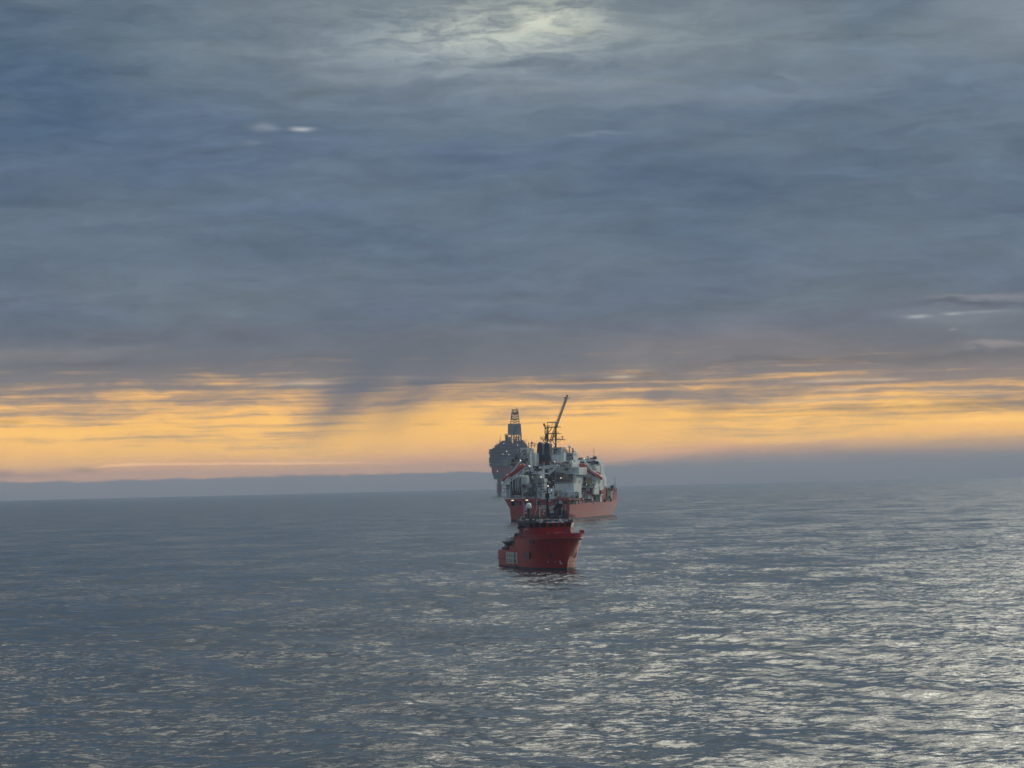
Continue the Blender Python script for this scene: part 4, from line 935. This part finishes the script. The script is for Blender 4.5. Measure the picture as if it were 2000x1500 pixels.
# lifebuoy side brackets on the wheelhouse edge
b = MB(); p = G.atx(1014.5, 1030, 6.4); b.obox(p, (.5, 0, -.2), (0, .3, 0), (.1, 0, .35)); b.tube(G.atx(1016, 1031, 6.4), G.atx(1020.5, 1045, 6.2), .16); b.build('wing_brace', STEEL, wh)
# ---- roof gear
y = 6.5
def lp(px, py, yy=None): return G.at(px, py, y if yy is None else yy)
b = MB(); c0 = lp(1032.6, 993); b.lathe((c0.x, c0.y, c0.z), (0, 0, 1), [(0, .62), (.05, .80), (.55, .83), (1.0, .74), (1.4, .47), (1.58, .12)], 24); rd = b.build('radome', mat('white_radome', (.72, .75, .76), .4, wear=.03), go)
b = MB(); b.tube((c0.x, c0.y, 13.5), (c0.x, c0.y, c0.z-.25), .26, 10); b.tube((c0.x, c0.y, c0.z-.35), (c0.x, c0.y, c0.z), .5, 12, r2=.62)
for dx in (-.9, .8): b.tube((c0.x+dx, c0.y, 13.5), (c0.x+dx*.3, c0.y, c0.z-.4), .06)
b.build('pedestal', STEEL, rd)
for px, py, r_ in ((1027.2, 995.3, .34), (1027, 1001.8, .2), (1061.5, 1003.5, .24), (1062.5, 998, .26), (1073, 974-2.5, .01)):
    if r_ < .05: continue
    p = lp(px, py); b = MB(); b.sphere(p, r_, 12, 8); b.build('small_dome', WHITE, go)
    b = MB(); b.tube((p.x, p.y, 13.5), p, .09, 6); b.build('dome_post', STEEL, go)
b = MB()
for px, t, bt in ((1023.5, 983, 1012), (1048.4, 974, 998), (1054.3, 989, 1012), (1104, 984, 1008), (1045.5, 997, 1012), (1097.5, 990, 1010)): b.tube(lp(px, bt), lp(px, t), .06, 5)
b.tube(lp(1024, 988), lp(1038.5, 1005), .06, 5); b.tube(lp(1054.2, 1012), lp(1054.2, 989), .14, 6)
b.build_each('aerial', WHITE, go)
b = MB(); r = random.Random(5)
for i in range(40):
    px = r.uniform(1020, 1108); p = lp(px, 1011, r.uniform(2, 11)); h = r.uniform(.4, 1.5); b.box(p.x-.15, p.x+.15, p.y, p.y+.3, 13.5, 13.6+h)
    if r.random() < .4: b.tube((p.x, p.y, 13.6), (p.x, p.y, 14.8+h), .05, 4)
b.build_each('roof_gear', STEEL, ro)
b = MB(); G.box(b, 1057.5, 1006, 1061, 1011.8, 8, .8); G.box(b, 1046, 1007, 1048, 1011.8, 8, .6); b.build_each('red_locker', RED, ro)
b = MB(); G.box(b, 1074, 1002, 1079.5, 1006, 8.5, 1); b.build('blue_cover', BLUEP, ro)
b = MB(); G.box(b, 1075.5, 1006.2, 1078, 1009.5, 8.5, .6); G.box(b, 1073.5, 997, 1079.5, 1002, 8.6, 1); b.build_each('white_locker', GREY, ro)
# ---- mast with radar scanners
b = MB(); y = 5
b.tube(lp(1069, 1012), lp(1069.2, 962), .42, 10, r2=.25); b.tube(lp(1069.2, 962), lp(1069.6, 942), .16, 8, r2=.1); G.box(b, 1066, 996, 1072, 1012, 4.6, 1.2)
ms = b.build('mast', BLACK, go)
b = MB()
for (xa, ya_, xb, yb) in ((1059.5, 960.8, 1069.5, 960.3), (1069, 964.3, 1077.5, 964.3), (1060, 943.3, 1069.3, 943.1), (1064, 972.4, 1072, 972.4)): b.beam(lp(xa, ya_), lp(xb, yb), .3, .22)
G.box(b, 1065, 964, 1071, 973, 4.8, 1); b.tube(lp(1076.5, 964.3), lp(1076.5, 962), .1); b.tube(lp(1064.5, 960.6), lp(1064.8, 958), .12)
b.build('yard', BLACK, ms)
b = MB(); G.box(b, 1057, 986.6, 1068, 991, 3.6, .25); b.build('radar_scanner', GREY, ms)
b = MB(); b.beam(lp(1054.5, 992.3), lp(1074, 992.6), .3, .2); b.build('radar_scanner', WHITE, ms)
b = MB(); G.box(b, 1069.8, 976.8, 1075.5, 979.2, 4, .5); b.build('radar_scanner', WHITE, ms)
b = MB(); G.box(b, 1065, 973.4, 1071.5, 974, 4, .5); b.build('radar_scanner', GREY, ms)
b = MB(); G.box(b, 1072.5, 989, 1078, 995.5, 4.4, 1); b.build('mast_box', GREY, ms)
p = lp(1070.3, 949.2); b = MB(); b.sphere(p, .24); b.build('mast_lamp', emis('lamp_pink', (1, .62, .62), 1.0), ms)
p = lp(1069.8, 940.5); b = MB(); b.sphere(p, .16); b.build('mast_lamp', WHITE, ms)
# ---- funnel casing with two raked exhausts
y = 3
b = MB(); G.box(b, 1080.5, 995, 1098, 1012.5, 2, 4); fu = b.build('funnel', NAVY, go)
b = MB(); b.beam(lp(1082.5, 997), lp(1090.5, 982.8), .9, .95); b.beam(lp(1093, 997), lp(1096, 984), .9, .75); b.build('exhaust', BLACK, fu)
b = MB(); b.beam(lp(1093.3, 984.5), lp(1095.8, 978.5), .8, .75); b.sphere(lp(1086.8, 982.5), .22); b.build('exhaust_cap', GREY, fu)
b = MB(); G.box(b, 1078, 987.5, 1080.3, 995.5, 1.5, .6); G.box(b, 1081, 987.2, 1083, 995.5, 1.5, .6); G.box(b, 1083.8, 988, 1085.4, 995, 1.5, .6); b.build_each('louvre', WHITE, fu)
b = MB(); p = lp(1092.5, 1003.5); b.obox(p+Vector((0, 2, 0)), (.22, 0, .1), (0, .15, 0), (-.1, 0, .32)); b.sphere(lp(1093.5, 1009, 7), .22); b.build('loudhailer', WHITE, fu)
b = MB(); G.box(b, 1100, 1007, 1106, 1012.5, 6, 1.2); b.build('deck_locker', STEEL, ro)
# ---- midship and stern deck, starboard
def atx(px, py, x=5.8): return G.atx(px, py, x)
def sbox(b, px0, py0, px1, py1, x0, x1):
    p, q_ = G.atx(px0, py1, x1), G.atx(px1, py0, x1); b.box(x0, x1, p.y, q_.y, p.z, q_.z)
b = MB(); sbox(b, 994, 1066.5, 1012, 1069, 2, 6.4); sbox(b, 1004, 1049, 1026.5, 1052, 1, 6.3)
for px in (996, 1000.5, 1005, 1008.5): p, q_ = G.atx(px, 1077, 6.2), G.atx(px, 1068, 6.2); b.box(6.0, 6.3, p.y-.18, p.y+.18, p.z, q_.z)
b.build('boat_deck', REDD, go)
b = MB(); b.box(-5.5, 4.6, -6, -3, 5.6, 11.5); b.box(-6, 4, -14, -6, 4.3, 7); b.build_each('aft_house', REDD, go)
b = MB(); b.path([atx(1004, 1052), atx(1007, 1043), atx(1013, 1042), atx(1018, 1048)], .28, 6); b.path([atx(1004, 1050.5, 4), atx(1008, 1044, 4), atx(1014, 1044, 4)], .22, 6); sbox(b, 1008, 1044, 1011, 1050, 4.5, 5.6); b.tube(atx(1012.8, 1043), atx(1012.8, 1038), .05); b.build('davit', BLACK, go)
for px, py in ((1022.5, 1055), (1022.8, 1061.5)):
    p = atx(px, py, 6.5); b = MB(); b.lathe((p.x-.2, p.y-.4, p.z), (0, 1, 0), [(0, .38), (.25, .45), (.9, .45), (1.2, .38)], 14); b.build('liferaft_canister', WHITE, go)
# gear crowding the boat deck and the low working deck
b = MB(); sbox(b, 1003, 1051.5, 1026.5, 1067, 3.5, 5.6); b.build('recess_shade_block', mat('maroon_painted_shade', (.11, .022, .022), .5), go)  # solid box, the shade of the recess is put into its dark maroon
r = random.Random(8); b = MB()
for i in range(34):
    p = atx(r.uniform(984, 1024), 1068, 5.6); zz = r.uniform(4.4, 8.4) if p.y > -8 else r.uniform(4.3, 6.4); w_ = r.uniform(.15, .5); k = r.random(); x_ = r.uniform(4.5, 6.3)
    if k < .5: b.box(x_-w_, x_+w_, p.y-w_, p.y+w_, zz, zz+r.uniform(.3, 1.2))
    elif k < .8: b.tube((x_, p.y, zz), (x_, p.y+r.uniform(-.3, .3), zz+r.uniform(1, 2.4)), .07, 5)
    else: b.tube((x_, p.y, zz), (x_, p.y+r.uniform(1, 2.5), zz+r.uniform(-.4, .6)), .08, 5)
b.build_each('deck_gear', STEEL, go)
b = MB(); b.tube((3, -16, 4.3), (3, -16, 8.2), .35, 9); b.beam((3, -16, 8.1), (4.5, -11, 9.3), .4, .45); b.build('deck_crane', REDD, go)
b = MB()
for y_ in (-22, -20.5, -19): b.box(4.6, 5.6, y_, y_+1.1, 4.4, 5.6)
b.build_each('deck_crate', STEEL, go)
b = MB(); b.rail([(6.3, -8.6, 5.8), (6.3, -4.8, 6.0)], 1.1, .04, 1.0); b.rail([(5.9, -4.3, 8.2), (5.9, 1.2, 8.2)], 1.1, .04, 1.0); b.rail([(4.9, 9.5, 8.4), (6.6, 3, 8.3)], 1.1, .04, 1.0); b.build('handrail', GREY, go)
# stern bulwark
b = MB()
p = [Vector((6.55, -9.2, 4.25)), Vector((6.6, -20, 4.2)), Vector((6.3, -23, 4.2)), Vector((-6.3, -23, 4.2)), Vector((-6.6, -20, 4.2)), Vector((-6.6, -9.2, 4.25))]
for a, c_ in zip(p, p[1:]):
    d = (c_-a); nn = Vector((-d.y, d.x, 0)).normalized()*.1; b._add([a-nn, c_-nn, c_-nn+Vector((0, 0, .6)), a-nn+Vector((0, 0, .6)), a+nn, c_+nn, c_+nn+Vector((0, 0, .6)), a+nn+Vector((0, 0, .6))], [(0, 1, 2, 3), (7, 6, 5, 4), (3, 2, 6, 7), (0, 4, 5, 1)])
b.build('stern_bulwark', REDB, go)
b = MB(); b.tube((6.75, -23, 2.5), (6.95, -17, 2.6), .16, 7); b.tube((6.95, -17, 2.6), (6.95, -15, 2.6), .16, 7); b.build('fender_bar', REDB, go)
b = MB(); sbox(b, 983, 1073, 996, 1078, 2, 4.5); b.build('tow_winch', REDD, go)
# ---- rescue craft on its deck (lifts off: a thing of its own)
pb = G.M @ atx(998.5, 1061, 5.6)
rc = thing('rescue_boat', pb, 'dark grey fast rescue boat slung on the davit of the red standby vessel', 'rescue boat', math.pi+R_(16))
b = MB(); rings = []
for t, wv_, zz in ((-3.9, 1.1, .1), (-3.4, 1.3, 0), (-1, 1.4, 0), (1, 1.35, 0), (2.6, 1.0, .15), (3.6, .45, .4), (4.0, .05, .55)):
    rings.append([Vector((x*wv_, t, z+zz)) for x, z in ((1, .35), (1, .0), (.7, -.45), (0, -.7), (-.7, -.45), (-1, 0), (-1, .35))])
b.loft(rings, close=True); b.build('hull', DGREY, rc)
b = MB()
for s_ in (-1, 1): b.path([(s_*1.3, -3.9, .35), (s_*1.42, -1, .35), (s_*1.3, 1.4, .4), (s_*.8, 3.0, .6), (0, 4.0, .8)], .3, 8)
b.build('collar', DGREY, rc)
b = MB(); b.loft([[Vector((x*.85, y_, z)) for x, z in ((1.2, .3), (1.15, 1.2), (.7, 1.75), (-.7, 1.75), (-1.15, 1.2), (-1.2, .3))] for y_ in (-2.2, 1.4)] , close=True, smooth=False); b.build('canopy', GREY, rc)
b = MB(); b.box(-.4, .4, -4.1, -3.5, -.3, .9); b.build('outboard_engine', WHITE, rc)

# ================================================================== drilling platform far behind
H = Frame('drilling_platform', 1003, 967.5, 4600, 0, 'distant hazy drilling platform with clad derrick behind the production vessel', 'oil platform')
ho = H.o
def hb(name, m, rects, parent=None):
    b = MB()
    for r in rects: H.box(b, *r)
    return b.build(name, m, parent or ho)
c = lambda px, py, a=0: H.at(px, py, a)
hb('cellar_deck', PBLUE, [(962, 923, 1034, 929, 0, 50), (964, 928.5, 1033, 935.5, 2, 46)])
hb('main_deck', PRED, [(960.2, 911.5, 1035, 923.2, -1, 52)])
o = hb('topside_module', PDARK, [(957, 886, 1036, 912, 0, 50), (955.3, 876.5, 1034, 888, 2, 46), (961.5, 873.5, 1032, 877, 3, 44), (955, 893, 958, 909.5, 5, 30), (953.5, 882.5, 956, 884, 8, 4)])
r = random.Random(77)
for nm, m, lo, hi_ in (('equipment', PLATE, 957, 1032), ('equipment', PDARK, 957, 1032), ('equipment', PBLUE, 957, 1032)):
    b = MB()
    for i in range(30):
        px = r.uniform(lo, hi_); py = r.uniform(876, 910); w_ = r.uniform(.6, 3.4); h_ = r.uniform(.5, 2.4); H.box(b, px, py, px+w_, py+h_, -r.uniform(.3, 2.5), 2.4)
    b.build_each(nm, m, o)
for py, x0, x1 in ((880.5, 955.5, 1034), (886.5, 956, 1036), (893, 957, 1036), (899.5, 957, 1036), (905.8, 957, 1036), (873.6, 962, 1031), (868.6, 967, 1029)):
    hb('deck_edge', PLATE, [(x0, py, x1, py+.55, -3.2, 4)], o)
for px in (960, 966.5, 973.5, 983, 993, 1002, 1012, 1022, 1031): hb('column', PBLUE, [(px, 880, px+.9, 911, -2.6, 3)], o)
hb('bay_shade_block', STEEL, [(961.5, 887.5, 966, 892.5, -1, 3), (974.5, 881.5, 981, 886, -1, 3), (984.5, 887.5, 992, 892.5, -1, 3), (967.5, 894, 973, 899, -1, 3), (958, 900.5, 965.5, 905.5, -1, 3), (994, 882, 1001, 886, -1, 3), (994, 894, 1001, 905, -1, 3)], o)  # solid dark boxes painted in for the shade of open bays
hb('white_module', PLATE, [(980.5, 897, 992, 911, -2, 6), (966, 905, 977, 909, -2, 4)])
hb('upper_module', PDARK, [(966, 868.5, 1030, 874, 4, 40), (972, 865.5, 1027, 869, 6, 36), (976, 862.5, 993, 866, 8, 24), (1007, 862, 1025, 868, 8, 20), (980, 860.5, 989, 863, 9, 12), (1018, 859.5, 1022, 863, 9, 8)])
b = MB()
for i in range(70):
    px = r.uniform(966, 1030); t = abs(px-998)/34; py = 861+10*t*t+r.uniform(0, 9); w_ = r.uniform(.5, 2.4); H.box(b, px, py, px+w_*1.3, py+r.uniform(.8, 3), 2+r.uniform(-1, 2), 3)
for i in range(16): px = r.uniform(968, 1028); b.tube(c(px, 870, 3), c(px, 860+r.uniform(-3, 7), 3), .35, 5)
b.tube(c(977.4, 866, 3), c(977.4, 849, 3), .28, 5); b.tube(c(970.5, 875, 3), c(970.5, 866, 3), .7, 5)
b.build_each('roof_equipment', PDARK, ho)
# derrick
dl = lambda px, py, a: c(px, py, a)
b = MB()
for px, a in ((991.3, 10), (1017.6, 10), (991.3, 34), (1017.6, 34), (999.5, 10), (1004, 34), (1009, 10), (1013.5, 34)): b.tube(c(px, 869, a), c(px+.1, 849, a), 1.5 if px in (991.3, 1017.6) else 1.1, 6)
for (xa, ya_, xb, yb) in ((991, 866, 999, 851), (999, 867, 991, 852), (1001, 868, 1009, 852), (1009, 866, 1017, 851), (1017, 864, 1010, 853), (991, 858.5, 1018, 858), (1003, 866, 1003, 851), (1006.5, 866, 1006.5, 852), (1012, 866, 1012, 852)): b.tube(c(xa, ya_, 10), c(xb, yb, 10), .7, 5)
H.box(b, 993, 853, 998, 868, 14, 12); H.box(b, 1004, 858, 1008, 869, 12, 8); H.box(b, 986.5, 850, 991, 866, 13, 10); H.box(b, 985.8, 847.8, 987.5, 852, 13, 3); H.box(b, 988.3, 846.5, 989.6, 850, 13, 3)
de = b.build('derrick', PDARK, ho)
b = MB(); H.poly(b, [(991.8, 828), (1017.2, 827.6), (1018.8, 849.2), (991.8, 849.5)], 8, 28); b.build('wind_wall', mat('derrick_wind_wall', (.20, .225, .215), .6, wear=.08, scale=.1), de)
b = MB()
q4 = lambda px0, px1, py, a0, a1: [c(px0, py, a0), c(px1, py, a0), c(px1, py, a1), c(px0, py, a1)]
b.lattice(q4(997, 1014.3, 828, 12, 32), q4(999.8, 1011.6, 803.5, 15, 28), 0, 5, .85, .5)
for px in (1004, 1008): b.tube(c(px, 828, 14), c(px+.3, 806, 18), .6, 5)
H.box(b, 1000.3, 805.2, 1011, 809.5, 15, 14); H.box(b, 998.8, 811, 1001, 819, 14, 4); H.box(b, 1010.6, 804, 1013.2, 806, 14, 5); H.box(b, 999.6, 799.3, 1012, 800, 14, 16); H.box(b, 999.6, 801.6, 1012, 802.2, 14, 16); H.box(b, 999, 818.5, 1013, 819.6, 13.5, 16)
for px in (1000, 1002, 1008.6, 1011.5): b.tube(c(px, 805, 14), c(px, 799 if px != 1008.6 else 796.3, 14), .5, 5)
b.build('derrick_top', PDARK, de)
b = MB(); b.lattice(q4(1001.6, 1003, 851, 5, 7), q4(1008.6, 1009.8, 828, 5, 7), 0, 9, .3, .2); b.build('crane_boom', PDARK, ho)
# legs and boat landing under the deck
b = MB()
for px, a in ((974.5, 6), (1002, 6), (1028, 6), (976, 40), (1002, 40), (1028, 40)): b.tube(c(px, 972, a), c(px, 935, a), 2.6 if a == 6 else 3.2, 14)
b.build_each('leg', PBLUE, ho)
b = MB()
for px in (971.3, 972.7, 978.8): b.tube(c(px, 950, 3), c(px, 935, 3), .5, 5)
for px in (972, 975, 977.5, 981, 984.5): b.tube(c(px, 969, 1), c(px, 960, 1), .6, 5)
b.build_each('riser', PLATE, ho)
b = MB()
for py in (948.6, 954, 961.5): b.beam(c(970.3, py, 0), c(990, py, 0), 1.4, 1.4)
for px in (970.8, 975, 979.6, 984.5, 989): b.beam(c(px, 948, 0), c(px, 962, 0), 1.2, 1.3)
b.beam(c(971, 961, 0), c(979, 949, 0), .8, .9); b.beam(c(980, 949, 0), c(988, 961, 0), .8, .9); b.beam(c(969.3, 949, 0), c(969.3, 944, 0), .8, .8)
b.build('boat_landing', PRED, ho)
for px, py in ((957, 905.3), (971.5, 930.3-10), (989.7, 881.5), (982.3, 886.8), (1015.6, 853.8), (984.2, 865.8), (1011, 869.2), (994, 888)):
    p = c(px, py, -3); b = MB(); b.sphere(p, .6 if px != 989.7 else .8, 8, 6); b.build('lamp', LAMPC, ho)
